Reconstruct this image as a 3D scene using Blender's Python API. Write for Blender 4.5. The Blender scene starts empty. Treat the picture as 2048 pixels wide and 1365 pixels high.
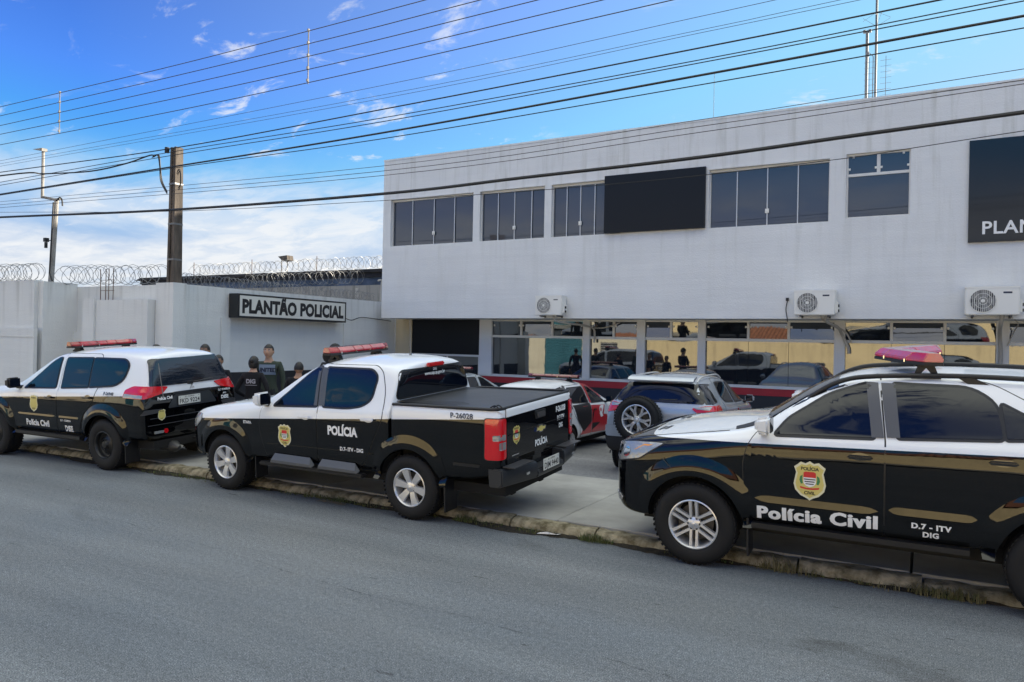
import bpy, bmesh, math, random
from mathutils import Vector, Matrix
from mathutils.bvhtree import BVHTree
from mathutils.geometry import tessellate_polygon
R = math.radians
random.seed(7)
scene = bpy.context.scene
COL = scene.collection

# ------------------------------------------------------------------ camera
cam_d = bpy.data.cameras.new('camera'); cam = bpy.data.objects.new('camera', cam_d); COL.objects.link(cam)
cam_d.sensor_width = 36.0; cam_d.lens = 26.19; cam_d.clip_start = 0.1; cam_d.clip_end = 3000
fw = Vector((-0.4868, 0.8735, math.tan(R(0.13)))).normalized()
rt = fw.cross(Vector((0, 0, 1))).normalized(); upv = rt.cross(fw)
ROLL = R(1.15)
r2 = rt*math.cos(ROLL)+upv*math.sin(ROLL); u2 = -rt*math.sin(ROLL)+upv*math.cos(ROLL)
cam.matrix_world = Matrix(((r2.x, u2.x, -fw.x, 0), (r2.y, u2.y, -fw.y, 0), (r2.z, u2.z, -fw.z, 2.05), (0, 0, 0, 1)))
scene.camera = cam

# ------------------------------------------------------------------ light
SUN_EL = 17.0
SUN_DIR = Vector((0.62, 0.785, 0)).normalized()
EXPOSURE = 1.48
scene.view_settings.view_transform = 'Standard'; scene.view_settings.look = 'None'
scene.view_settings.exposure = EXPOSURE; scene.view_settings.gamma = 1.0
world = bpy.data.worlds.new('World'); scene.world = world; world.use_nodes = True
wn = world.node_tree.nodes; wl = world.node_tree.links; wn.clear()
wo = wn.new('ShaderNodeOutputWorld'); bg = wn.new('ShaderNodeBackground'); wl.new(bg.outputs[0], wo.inputs[0])
sky = wn.new('ShaderNodeTexSky'); sky.sky_type = 'NISHITA'; sky.sun_disc = False
sky.sun_elevation = R(SUN_EL); sky.sun_rotation = math.atan2(SUN_DIR.x, SUN_DIR.y)
sky.air_density = 1.0; sky.dust_density = 0.15; sky.ozone_density = 2.5
bg.inputs['Strength'].default_value = 0.15
def wm(op, a, b=None, c=None, clamp=False):
    n = wn.new('ShaderNodeMath'); n.operation = op; n.use_clamp = clamp
    for i, v in enumerate((a, b, c)):
        if v is None: continue
        if isinstance(v, (int, float)): n.inputs[i].default_value = v
        else: wl.new(v, n.inputs[i])
    return n.outputs[0]
def wmap(v, a, b, c=0.0, d=1.0):
    n = wn.new('ShaderNodeMapRange'); n.interpolation_type = 'SMOOTHSTEP'
    wl.new(v, n.inputs[0])
    for i, x in enumerate((a, b, c, d)): n.inputs[i+1].default_value = x
    return n.outputs[0]
tc = wn.new('ShaderNodeTexCoord'); sp = wn.new('ShaderNodeSeparateXYZ'); wl.new(tc.outputs['Generated'], sp.inputs[0])
zz = wm('ADD', wm('MAXIMUM', sp.outputs[2], 0.0), 0.16)
cv = wn.new('ShaderNodeCombineXYZ')
wl.new(wm('DIVIDE', sp.outputs[0], zz), cv.inputs[0]); wl.new(wm('DIVIDE', sp.outputs[1], zz), cv.inputs[1])
def wnoise(scale, loc, detail=6, rough=0.6, stretch=(1, 1, 1), rot=0.0, dist=0.0):
    mp = wn.new('ShaderNodeMapping'); wl.new(cv.outputs[0], mp.inputs[0]); mp.inputs['Location'].default_value = loc
    mp.inputs['Scale'].default_value = stretch; mp.inputs['Rotation'].default_value = (0, 0, rot)
    n = wn.new('ShaderNodeTexNoise'); wl.new(mp.outputs[0], n.inputs['Vector'])
    n.inputs['Scale'].default_value = scale; n.inputs['Detail'].default_value = detail; n.inputs['Roughness'].default_value = rough
    n.inputs['Distortion'].default_value = dist
    return n.outputs[0]
# low bank of cloud all round the horizon, broken wisps above it
bank = wnoise(1.1, (3.1, 7.7, 0), 7, 0.55, (1.0, 1.0, 1), 0.5, 0.4)
puff = wnoise(4.6, (1.3, 2.2, 0), 8, 0.62, (1.0, 1.6, 1), 0.3, 0.5)
area = wnoise(0.9, (5.0, 1.0, 0), 3, 0.5)
m_bank = wm('MULTIPLY', wmap(bank, 0.28, 0.54), wmap(wm('ADD', sp.outputs[2], wm('MULTIPLY', puff, 0.10)), 0.25, 0.17))
m_band = wm('MULTIPLY', wmap(wm('ADD', bank, wm('MULTIPLY', puff, 0.45)), 0.52, 0.82), wmap(sp.outputs[2], 0.24, 0.13))
# unseen cloud added overhead, made bright to whiten the fill light
fill_cloud = wmap(sp.outputs[2], 0.46, 0.78)
m_puff = wm('MULTIPLY', wmap(wm('ADD', puff, wm('MULTIPLY', fill_cloud, 0.22)), 0.56, 0.69), wm('MAXIMUM', wmap(area, 0.38, 0.52), fill_cloud))
m_puff = wm('MULTIPLY', m_puff, wm('MAXIMUM', wmap(sp.outputs[2], 0.62, 0.28), fill_cloud))
m_all = wm('MAXIMUM', wm('MULTIPLY', wm('MAXIMUM', m_bank, m_band), wmap(puff, 0.30, 0.62, 0.55, 1.0)), wm('MULTIPLY', m_puff, 0.8), clamp=True)
m_all = wm('MULTIPLY', m_all, 0.88)
hs = wn.new('ShaderNodeHueSaturation'); hs.inputs['Saturation'].default_value = 1.05
tint = wn.new('ShaderNodeMix'); tint.data_type = 'RGBA'; tint.blend_type = 'MULTIPLY'; tint.inputs[0].default_value = 1.0; wl.new(sky.outputs[0], tint.inputs[6]); tint.inputs[7].default_value = (.82, .86, 1.0, 1); wl.new(tint.outputs[2], hs.inputs['Color'])
gm = wn.new('ShaderNodeGamma'); gm.inputs[1].default_value = 1.75; wl.new(hs.outputs[0], gm.inputs[0])
sc_ = wn.new('ShaderNodeMix'); sc_.data_type = 'RGBA'; sc_.blend_type = 'MULTIPLY'; sc_.inputs[0].default_value = 1.0; wl.new(gm.outputs[0], sc_.inputs[6]); sc_.inputs[7].default_value = (.20, .27, .27, 1)
dk = wn.new('ShaderNodeMix'); dk.data_type = 'RGBA'; dk.blend_type = 'DARKEN'; dk.inputs[0].default_value = 1.0; wl.new(sc_.outputs[2], dk.inputs[6]); dk.inputs[7].default_value = (1.5, 1.9, 2.3, 1)
sx_ = wn.new('ShaderNodeSeparateColor'); wl.new(dk.outputs[2], sx_.inputs[0]); cx_ = wn.new('ShaderNodeCombineColor')
wl.new(wm('MAXIMUM', wm('MINIMUM', sx_.outputs[0], wm('MULTIPLY', sx_.outputs[2], 0.42)), wm('MULTIPLY', sx_.outputs[2], 0.09)), cx_.inputs[0]); wl.new(wm('MINIMUM', sx_.outputs[1], wm('MULTIPLY', sx_.outputs[2], 0.52)), cx_.inputs[1]); wl.new(sx_.outputs[2], cx_.inputs[2])
# thin high haze, whiter towards the sun
ds = wn.new('ShaderNodeVectorMath'); ds.operation = 'DOT_PRODUCT'; wl.new(tc.outputs['Generated'], ds.inputs[0]); ds.inputs[1].default_value = (SUN_DIR.x*.97, SUN_DIR.y*.97, .24)
hz_ = wn.new('ShaderNodeMapRange'); wl.new(ds.outputs['Value'], hz_.inputs[0]); hz_.inputs[1].default_value = -.05; hz_.inputs[2].default_value = 1.0; hz_.inputs[3].default_value = 0.0; hz_.inputs[4].default_value = 0.43
hm_ = wn.new('ShaderNodeMix'); hm_.data_type = 'RGBA'; wl.new(hz_.outputs[0], hm_.inputs[0]); wl.new(cx_.outputs[0], hm_.inputs[6]); hm_.inputs[7].default_value = (1.9, 2.8, 2.9, 1)
hf = wm('MULTIPLY', wmap(sp.outputs[2], 0.26, 0.02), 0.92)
hl_ = wn.new('ShaderNodeMix'); hl_.data_type = 'RGBA'; wl.new(hf, hl_.inputs[0]); wl.new(hm_.outputs[2], hl_.inputs[6]); hl_.inputs[7].default_value = (1.15, 1.48, 1.78, 1)
mx = wn.new('ShaderNodeMix'); mx.data_type = 'RGBA'
wl.new(m_all, mx.inputs[0]); wl.new(hl_.outputs[2], mx.inputs[6]); cc = wn.new('ShaderNodeMix'); cc.data_type = 'RGBA'; wl.new(fill_cloud, cc.inputs[0]); cc.inputs[6].default_value = (2.25, 2.28, 2.3, 1); cc.inputs[7].default_value = (6.4, 6.55, 5.7, 1); wl.new(cc.outputs[2], mx.inputs[7])
wl.new(mx.outputs[2], bg.inputs[0])

sd = bpy.data.lights.new('sun', 'SUN'); sd.energy = 5.0; sd.angle = R(1.0); sd.color = (1.0, 0.90, 0.74)
sun = bpy.data.objects.new('sun', sd); COL.objects.link(sun); sun['kind'] = 'helper'
to_sun = Vector((SUN_DIR.x*math.cos(R(SUN_EL)), SUN_DIR.y*math.cos(R(SUN_EL)), math.sin(R(SUN_EL))))
sun.rotation_euler = to_sun.to_track_quat('Z', 'Y').to_euler()

# ------------------------------------------------------------------ materials
MATS = {}
def mat(name, col, rough=0.5, metal=0.0, spec=0.5, coat=0.0, ior=None, var=0.0, vscale=3.0, bump=0.0, bscale=40.0, bdist=0.01, col2=None, stretch=(1, 1, 1), trans=0.0, alpha=None, coatr=0.03, detail=5, sharp=None):
    if name in MATS: return MATS[name]
    m = bpy.data.materials.new(name); m.use_nodes = True; nt = m.node_tree; N = nt.nodes; L = nt.links
    b = N['Principled BSDF']
    b.inputs['Base Color'].default_value = (*col, 1); b.inputs['Roughness'].default_value = rough; b.inputs['Metallic'].default_value = metal
    b.inputs['Specular IOR Level'].default_value = spec; b.inputs['Coat Weight'].default_value = coat; b.inputs['Coat Roughness'].default_value = coatr
    if ior: b.inputs['IOR'].default_value = ior
    if trans: b.inputs['Transmission Weight'].default_value = trans
    t = None
    if var or bump:
        t = N.new('ShaderNodeTexCoord')
        mp = N.new('ShaderNodeMapping'); L.new(t.outputs['Object'], mp.inputs[0]); mp.inputs['Scale'].default_value = stretch
    if var:
        n = N.new('ShaderNodeTexNoise'); L.new(mp.outputs[0], n.inputs['Vector']); n.inputs['Scale'].default_value = vscale; n.inputs['Detail'].default_value = detail; n.inputs['Roughness'].default_value = 0.6
        c2 = col2 or tuple(c*(1-var) for c in col)
        r = N.new('ShaderNodeValToRGB'); L.new(n.outputs[0], r.inputs[0])
        lo, hi = sharp or (0.35, 0.65)
        r.color_ramp.elements[0].position = lo; r.color_ramp.elements[1].position = hi
        r.color_ramp.elements[0].color = (*c2, 1); r.color_ramp.elements[1].color = (*col, 1)
        L.new(r.outputs[0], b.inputs['Base Color'])
    if bump:
        n2 = N.new('ShaderNodeTexNoise'); L.new(mp.outputs[0], n2.inputs['Vector']); n2.inputs['Scale'].default_value = bscale; n2.inputs['Detail'].default_value = 4
        bp = N.new('ShaderNodeBump'); bp.inputs['Strength'].default_value = bump; bp.inputs['Distance'].default_value = bdist
        L.new(n2.outputs[0], bp.inputs['Height']); L.new(bp.outputs[0], b.inputs['Normal'])
    MATS[name] = m
    return m
def livery(name, a, b_, lower=(0.0018, 0.002, 0.0028), upper=(0.78, 0.80, 0.84)):
    """two-tone paint: white above a straight line z = a + b*x in the car's own space, black below"""
    m = bpy.data.materials.new(name); m.use_nodes = True; nt = m.node_tree; N = nt.nodes; L = nt.links
    b = N['Principled BSDF']; b.inputs['Roughness'].default_value = 0.4; b.inputs['Specular IOR Level'].default_value = 0.0; b.inputs['Coat Weight'].default_value = 1.0; b.inputs['Coat IOR'].default_value = 1.52; b.inputs['Coat Roughness'].default_value = 0.015
    t = N.new('ShaderNodeTexCoord'); s = N.new('ShaderNodeSeparateXYZ'); L.new(t.outputs['Object'], s.inputs[0])
    mu = N.new('ShaderNodeMath'); mu.operation = 'MULTIPLY_ADD'; L.new(s.outputs[0], mu.inputs[0]); mu.inputs[1].default_value = -b_; L.new(s.outputs[2], mu.inputs[2])
    gt = N.new('ShaderNodeMath'); gt.operation = 'GREATER_THAN'; L.new(mu.outputs[0], gt.inputs[0]); gt.inputs[1].default_value = a
    mix = N.new('ShaderNodeMix'); mix.data_type = 'RGBA'; L.new(gt.outputs[0], mix.inputs[0])
    mix.inputs[6].default_value = (*lower, 1); mix.inputs[7].default_value = (*upper, 1); L.new(mix.outputs[2], b.inputs['Base Color'])
    n = N.new('ShaderNodeTexNoise'); L.new(t.outputs['Object'], n.inputs['Vector']); n.inputs['Scale'].default_value = 1.3; n.inputs['Detail'].default_value = 2
    bp = N.new('ShaderNodeBump'); bp.inputs['Strength'].default_value = 0.25; bp.inputs['Distance'].default_value = 0.02
    L.new(n.outputs[0], bp.inputs['Height']); L.new(bp.outputs[0], b.inputs['Normal']); L.new(bp.outputs[0], b.inputs['Coat Normal'])
    return m
def wall_mat(name, base, dirt, lap=0.0, dirt_top=None, dirt_strength=0.5):
    """rolled masonry paint: fine grain, faint horizontal lap marks, soft vertical run-off stains"""
    m = bpy.data.materials.new(name); m.use_nodes = True; nt = m.node_tree; N = nt.nodes; L = nt.links
    b = N['Principled BSDF']; b.inputs['Roughness'].default_value = 0.8
    g = N.new('ShaderNodeNewGeometry')
    def noise(scale, stretch, det=5, ro=0.6):
        mp = N.new('ShaderNodeMapping'); L.new(g.outputs['Position'], mp.inputs[0]); mp.inputs['Scale'].default_value = stretch
        n = N.new('ShaderNodeTexNoise'); L.new(mp.outputs[0], n.inputs['Vector']); n.inputs['Scale'].default_value = scale; n.inputs['Detail'].default_value = det; n.inputs['Roughness'].default_value = ro
        return n.outputs[0]
    def ramp(v, a, b2, c1, c2):
        r = N.new('ShaderNodeValToRGB'); L.new(v, r.inputs[0]); r.color_ramp.elements[0].position = a; r.color_ramp.elements[1].position = b2
        r.color_ramp.elements[0].color = (*c1, 1); r.color_ramp.elements[1].color = (*c2, 1); return r.outputs[0]
    def mix(fac, a, c, mode='MIX'):
        x = N.new('ShaderNodeMix'); x.data_type = 'RGBA'; x.blend_type = mode
        if isinstance(fac, float): x.inputs[0].default_value = fac
        else: L.new(fac, x.inputs[0])
        L.new(a, x.inputs[6]); L.new(c, x.inputs[7]); return x.outputs[2]
    c0 = ramp(noise(0.9, (1, 1, 1), 6), 0.3, 0.7, tuple(v*0.93 for v in base), base)
    lapn = noise(1.0, (0.35, 0.35, 5.0), 4)
    c1 = mix(0.8, c0, ramp(lapn, 0.35, 0.65, (0.955, 0.955, 0.96), (1, 1, 1)), 'MULTIPLY')
    runs = noise(1.0, (5.0, 5.0, 0.35), 5, 0.65)
    rm = N.new('ShaderNodeMapRange'); L.new(runs, rm.inputs[0]); rm.inputs[1].default_value = 0.50; rm.inputs[2].default_value = 0.78; rm.inputs[3].default_value = 0; rm.inputs[4].default_value = dirt_strength
    fac = rm.outputs[0]
    if dirt_top:
        s = N.new('ShaderNodeSeparateXYZ'); L.new(g.outputs['Position'], s.inputs[0])
        r2_ = N.new('ShaderNodeMapRange'); L.new(s.outputs[2], r2_.inputs[0]); r2_.inputs[1].default_value = dirt_top[0]; r2_.inputs[2].default_value = dirt_top[1]; r2_.inputs[3].default_value = 0.15; r2_.inputs[4].default_value = 1.0
        mm = N.new('ShaderNodeMath'); mm.operation = 'MULTIPLY'; L.new(fac, mm.inputs[0]); L.new(r2_.outputs[0], mm.inputs[1]); fac = mm.outputs[0]
    dc = N.new('ShaderNodeRGB'); dc.outputs[0].default_value = (*dirt, 1)
    L.new(mix(fac, c1, dc.outputs[0]), b.inputs['Base Color'])
    bp = N.new('ShaderNodeBump'); bp.inputs['Strength'].default_value = 0.5; bp.inputs['Distance'].default_value = 0.012
    ad = N.new('ShaderNodeMath'); ad.operation = 'MULTIPLY_ADD'; L.new(lapn, ad.inputs[0]); ad.inputs[1].default_value = 1.2; L.new(noise(35.0, (1, 1, 1), 3), ad.inputs[2])
    L.new(ad.outputs[0], bp.inputs['Height']); L.new(bp.outputs[0], b.inputs['Normal'])
    MATS[name] = m
    return m

white_wall = wall_mat('white_wall_paint', (0.77, 0.78, 0.78), (0.36, 0.36, 0.30), dirt_top=(3.0, 7.4), dirt_strength=0.55)
yard_wall = wall_mat('boundary_wall_paint', (0.69, 0.70, 0.69), (0.16, 0.16, 0.14), dirt_top=(2.2, 3.35), dirt_strength=0.5)
old_wall = wall_mat('stained_old_render', (0.34, 0.32, 0.28), (0.05, 0.05, 0.04), dirt_strength=1.0)
beige_wall = wall_mat('beige_wall_paint', (0.70, 0.58, 0.34), (0.22, 0.17, 0.11), dirt_top=(0.5, 2.4), dirt_strength=0.6)
cream_wall = wall_mat('cream_house_paint', (0.66, 0.56, 0.38), (0.35, 0.28, 0.2), dirt_strength=0.4)
pale_wall = wall_mat('pale_house_paint', (0.68, 0.64, 0.50), (0.35, 0.28, 0.2), dirt_strength=0.4)
glass_win = mat('tinted_window_glass', (0.012, 0.016, 0.022), rough=0.02, ior=2.3, bump=0.05, bscale=1.1, bdist=0.02)
glass_up = mat('tinted_upper_glass', (0.022, 0.034, 0.055), rough=0.03, ior=1.85, bump=0.04, bscale=0.8, bdist=0.02)
black_board = mat('black_board', (0.006, 0.007, 0.010), rough=0.35, spec=0.3)
board_gloss = mat('dark_gloss_panel', (0.010, 0.013, 0.018), rough=0.06, ior=1.5)
alu = mat('white_window_aluminium', (0.70, 0.69, 0.66), rough=0.45)
alu_grey = mat('bare_aluminium_strip', (0.62, 0.62, 0.62), rough=0.35, metal=0.4)
red_band = mat('red_painted_band', (0.42, 0.018, 0.028), rough=0.5, var=0.15)
black_band = mat('black_painted_dado', (0.018, 0.019, 0.024), rough=0.5)
white_plastic = mat('white_casing', (0.80, 0.79, 0.74), rough=0.45)
grille_grey = mat('fan_grille_grey', (0.16, 0.16, 0.165), rough=0.5)
dark_plastic = mat('dark_plastic', (0.014, 0.014, 0.016), rough=0.55)
pipe_ins = mat('pipe_insulation', (0.45, 0.42, 0.37), rough=0.8)
steel = mat('galvanised_wire', (0.20, 0.20, 0.20), rough=0.5, metal=0.5)
rust = mat('rusty_steel', (0.12, 0.06, 0.035), rough=0.8, var=0.4)
cable_blk = mat('black_cable', (0.008, 0.008, 0.009), rough=0.6)
cable_cu = mat('bare_conductor', (0.035, 0.025, 0.022), rough=0.5)
pole_con = mat('grey_pole_concrete', (0.13, 0.105, 0.085), rough=0.9, var=0.6, vscale=2.2, stretch=(3, 3, .6), bump=0.6, bscale=25)
pole_lite = mat('pale_pole_concrete', (0.36, 0.34, 0.31), rough=0.9, var=0.45, vscale=3, bump=0.5, bscale=25)
tyre_m = mat('tyre_rubber', (0.011, 0.011, 0.012), rough=0.72, spec=0.35, bump=0.15, bscale=30)
alloy = mat('alloy_rim', (0.70, 0.70, 0.71), rough=0.3, metal=0.6)
alloy_d = mat('alloy_rim_shadow', (0.10, 0.10, 0.105), rough=0.5, metal=0.6)
rim_blk = mat('black_steel_rim', (0.012, 0.012, 0.013), rough=0.4)
disc_m = mat('brake_disc', (0.12, 0.11, 0.10), rough=0.5, metal=0.7)
car_glass = mat('car_glass', (0.003, 0.005, 0.010), rough=0.0, ior=1.55, bump=.03, bscale=2.5, bdist=.01)
rub = mat('black_rubber_trim', (0.010, 0.010, 0.012), rough=0.45)
trim_grey = mat('charcoal_trim', (0.045, 0.045, 0.05), rough=0.4)
vinyl_grey = mat('charcoal_pillar_vinyl', (0.075, 0.078, 0.09), rough=0.45)
under_m = mat('underbody_black', (0.008, 0.008, 0.008), rough=0.9)
red_lens = mat('red_lens', (0.62, 0.006, 0.012), rough=0.08, coat=1.0, bump=0.25, bscale=55, bdist=0.004)
red_dome = mat('red_beacon_dome', (0.50, 0.012, 0.035), rough=0.07, coat=1.0, var=0.55, vscale=7, stretch=(1, 1, .3))
clear_lens = mat('clear_lens', (0.34, 0.35, 0.36), rough=0.12, metal=0.35, coat=1.0, bump=0.5, bscale=30, bdist=0.02)
amber = mat('amber_lens', (0.8, 0.3, 0.02), rough=0.1, coat=1)
chrome = mat('chrome', (0.75, 0.75, 0.76), rough=0.08, metal=1.0)
dec_white = mat('white_lettering', (0.80, 0.80, 0.80), rough=0.5)
dec_black = mat('black_lettering', (0.010, 0.010, 0.012), rough=0.5)
dec_navy = mat('navy_lettering', (0.02, 0.03, 0.06), rough=0.5)
gold = mat('badge_gold', (0.62, 0.52, 0.16), rough=0.4)
cream = mat('badge_cream', (0.72, 0.68, 0.48), rough=0.4)
badge_red = mat('badge_red', (0.60, 0.03, 0.03), rough=0.4)
badge_green = mat('badge_green', (0.05, 0.22, 0.08), rough=0.4)
plate_w = mat('plate_white', (0.66, 0.66, 0.62), rough=0.4)

# ------------------------------------------------------------------ mesh helpers
def link(name, me, parent=None, m=None, smooth=None):
    if m is not None:
        for k in (m if isinstance(m, (list, tuple)) else [m]): me.materials.append(k)
    if smooth is not None:
        me.shade_smooth()
        me.set_sharp_from_angle(angle=R(smooth))
    o = bpy.data.objects.new(name, me); COL.objects.link(o)
    if parent: o.parent = parent
    return o
def tag(o, label=None, cat=None, group=None, kind=None):
    if label: o['label'] = label
    if cat: o['category'] = cat
    if group: o['group'] = group
    if kind: o['kind'] = kind
    return o
def empty(name, label=None, cat=None, loc=(0, 0, 0), group=None, rot=(0, 0, 0)):
    o = bpy.data.objects.new(name, None); COL.objects.link(o); o.location = loc; o.rotation_euler = rot; o.empty_display_size = .2
    return tag(o, label, cat, group)
class MB:
    def __init__(s): s.v = []; s.f = []; s.mi = []; s.cur = 0
    def add(s, vs, fs):
        n = len(s.v); s.v += [tuple(p) for p in vs]
        for f in fs: s.f.append(tuple(i+n for i in f)); s.mi.append(s.cur)
    def box(s, x0, x1, y0, y1, z0, z1, M=None):
        vs = [Vector((x, y, z)) for x in (x0, x1) for y in (y0, y1) for z in (z0, z1)]
        if M: vs = [M @ p for p in vs]
        s.add(vs, [(0, 1, 3, 2), (4, 6, 7, 5), (0, 4, 5, 1), (2, 3, 7, 6), (0, 2, 6, 4), (1, 5, 7, 3)])
    def tube(s, pts, r, n=6, cap=True):
        pts = [Vector(p) for p in pts]; rings = []
        rs = r if isinstance(r, (list, tuple)) else [r]*len(pts)
        a = None
        for i, p in enumerate(pts):
            t = (pts[min(i+1, len(pts)-1)]-pts[max(i-1, 0)]).normalized()
            if a is None: a = t.orthogonal().normalized()
            a = (a-t*a.dot(t)).normalized(); b = t.cross(a)
            rings.append([p+(a*math.cos(2*math.pi*k/n)+b*math.sin(2*math.pi*k/n))*rs[i] for k in range(n)])
        vs = [q for rg in rings for q in rg]; fs = []
        for i in range(len(pts)-1):
            for k in range(n): fs.append((i*n+k, i*n+(k+1) % n, (i+1)*n+(k+1) % n, (i+1)*n+k))
        if cap: fs += [tuple(range(n))[::-1], tuple((len(pts)-1)*n+k for k in range(n))]
        s.add(vs, fs)
    def prism(s, poly, d0, d1, axes='xz', c=0):
        """extrude 2D poly (u,v) along the remaining axis between d0 and d1"""
        def P(u, v, d): return {'xz': (u, d, v), 'yz': (d, u, v), 'xy': (u, v, d)}[axes]
        n = len(poly); vs = [P(u, v, d0) for u, v in poly]+[P(u, v, d1) for u, v in poly]
        fs = [tuple(range(n)), tuple(range(2*n-1, n-1, -1))]+[(i, i+n, (i+1) % n+n, (i+1) % n) for i in range(n)]
        s.add(vs, fs)
    def lathe(s, prof, n=32, M=None, close=False):
        """profile (r, y) spun round the y axis"""
        vs = []
        for r, y in prof:
            for k in range(n):
                a = 2*math.pi*k/n; p = Vector((r*math.cos(a), y, r*math.sin(a))); vs.append(M @ p if M else p)
        m = len(prof); fs = []
        for i in range(m if close else m-1):
            j = (i+1) % m
            for k in range(n): fs.append((i*n+k, i*n+(k+1) % n, j*n+(k+1) % n, j*n+k))
        s.add(vs, fs)
    def mesh(s, name='m', weld=False, fix=True):
        me = bpy.data.meshes.new(name); me.from_pydata(s.v, [], s.f)
        if any(s.mi): me.polygons.foreach_set('material_index', s.mi)
        if fix:
            bm = bmesh.new(); bm.from_mesh(me)
            if weld: bmesh.ops.remove_doubles(bm, verts=bm.verts, dist=1e-5)
            bmesh.ops.recalc_face_normals(bm, faces=bm.faces); bm.to_mesh(me); bm.free()
        me.update(); return me
    def obj(s, name, m, parent=None, smooth=None, fix=True): return link(name, s.mesh(name, fix=fix), parent, m, smooth)
def boxobj(name, b, m, parent=None, bevel=0.0):
    k = MB(); k.box(*b); me = k.mesh(name)
    if bevel:
        bm = bmesh.new(); bm.from_mesh(me); bmesh.ops.bevel(bm, geom=bm.edges[:], offset=bevel, segments=2, profile=.5, affect='EDGES'); bm.to_mesh(me); bm.free()
        return link(name, me, parent, m, 40)
    return link(name, me, parent, m)
def baked(o):
    """mesh with modifiers applied"""
    dg = bpy.context.evaluated_depsgraph_get(); dg.update()
    return bpy.data.meshes.new_from_object(o.evaluated_get(dg))
def roundpoly(poly, r, n=4):
    """round the corners of a 2D polygon; r may be one radius or a list"""
    out = []; N_ = len(poly)
    for i, p in enumerate(poly):
        ri = r[i] if isinstance(r, (list, tuple)) else r
        p = Vector(p); a = Vector(poly[i-1])-p; b = Vector(poly[(i+1) % N_])-p
        ri = min(ri, a.length*.45, b.length*.45)
        if ri < 1e-4: out.append(tuple(p)); continue
        pa = p+a.normalized()*ri; pb = p+b.normalized()*ri
        for k in range(n+1):
            t = k/n; out.append(tuple(pa*(1-t)**2+p*2*t*(1-t)+pb*t*t))
    return out
def inset(poly, d):
    """shrink (d>0) or grow (d<0) a polygon"""
    n = len(poly); A = sum(poly[i][0]*poly[(i+1) % n][1]-poly[(i+1) % n][0]*poly[i][1] for i in range(n)); s = 1 if A > 0 else -1
    out = []
    for i in range(n):
        p = Vector(poly[i]); a = (p-Vector(poly[i-1])); b = (Vector(poly[(i+1) % n])-p)
        if a.length < 1e-7 or b.length < 1e-7: out.append(tuple(p)); continue
        a.normalize(); b.normalize(); na = Vector((-a.y, a.x))*s; nb = Vector((-b.y, b.x))*s
        m_ = (na+nb); l = m_.length
        if l < .2: out.append(tuple(p+na*d)); continue
        m_.normalize(); out.append(tuple(p+m_*(d/max(.35, m_.dot(na)))))
    return out
FONT_CACHE = {}
def text2d(body, height, bold=0.02, xs=1.0, slant=0.0, spacing=1.0, align='CENTER', leading=1.0):
    """lettering as flat triangles: verts (u,v), faces; cap height = height, centred (or left) on 0"""
    c = bpy.data.curves.new('t', 'FONT'); c.body = body; c.size = 1.0; c.offset = bold; c.shear = slant; c.space_character = spacing; c.space_line = leading
    c.align_x = align; c.resolution_u = 3
    o = bpy.data.objects.new('t', c); COL.objects.link(o); me = baked(o)
    k = height/0.727
    vs = [(v.co.x*k*xs, v.co.y*k) for v in me.vertices]; fs = [tuple(p.vertices) for p in me.polygons]
    bpy.data.objects.remove(o); bpy.data.meshes.remove(me); bpy.data.curves.remove(c)
    return vs, fs
def flat_text(name, body, height, M, m, parent=None, thick=0.0, **k):
    """lettering on a flat board: M maps (u, v, out) to space"""
    vs, fs = text2d(body, height, **k); mb = MB(); mb.add([M @ Vector((u, v, 0)) for u, v in vs], fs)
    me = mb.mesh(name, fix=False)
    if thick:
        bm = bmesh.new(); bm.from_mesh(me); bmesh.ops.remove_doubles(bm, verts=bm.verts, dist=1e-6)
        g = bmesh.ops.extrude_face_region(bm, geom=bm.faces[:]); d = (M.to_3x3() @ Vector((0, 0, 1)))*thick
        bmesh.ops.translate(bm, verts=[e for e in g['geom'] if isinstance(e, bmesh.types.BMVert)], vec=d)
        bmesh.ops.recalc_face_normals(bm, faces=bm.faces); bm.to_mesh(me); bm.free()
    return link(name, me, parent, m)
def board_matrix(o, u, v):
    u = Vector(u).normalized(); v = Vector(v).normalized(); w = u.cross(v); o = Vector(o)
    return Matrix(((u.x, v.x, w.x, o.x), (u.y, v.y, w.y, o.y), (u.z, v.z, w.z, o.z), (0, 0, 0, 1)))
def wall_holes(x0, x1, z0, z1, holes, P, depth, top=True):
    """a wall face with real openings; P(u, v, d) maps to space, d = depth behind the face"""
    xs = sorted({x0, x1, *[h[0] for h in holes], *[h[1] for h in holes]}); zs = sorted({z0, z1, *[h[2] for h in holes], *[h[3] for h in holes]})
    mb = MB()
    inh = lambda x, z: any(h[0] < x < h[1] and h[2] < z < h[3] for h in holes)
    for i in range(len(xs)-1):
        for j in range(len(zs)-1):
            if inh((xs[i]+xs[i+1])/2, (zs[j]+zs[j+1])/2): continue
            mb.add([P(xs[i], zs[j], 0), P(xs[i+1], zs[j], 0), P(xs[i+1], zs[j+1], 0), P(xs[i], zs[j+1], 0)], [(0, 1, 2, 3)])
            mb.add([P(xs[i], zs[j], depth), P(xs[i+1], zs[j], depth), P(xs[i+1], zs[j+1], depth), P(xs[i], zs[j+1], depth)], [(3, 2, 1, 0)])
    for h in list(holes)+[(x0, x1, z0, z1)]:
        a, b, c, d = h
        q = [(a, c), (b, c), (b, d), (a, d)]
        for i in range(4):
            p, r = q[i], q[(i+1) % 4]
            mb.add([P(*p, 0), P(*r, 0), P(*r, depth), P(*p, depth)], [(0, 1, 2, 3)])
    return mb
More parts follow.
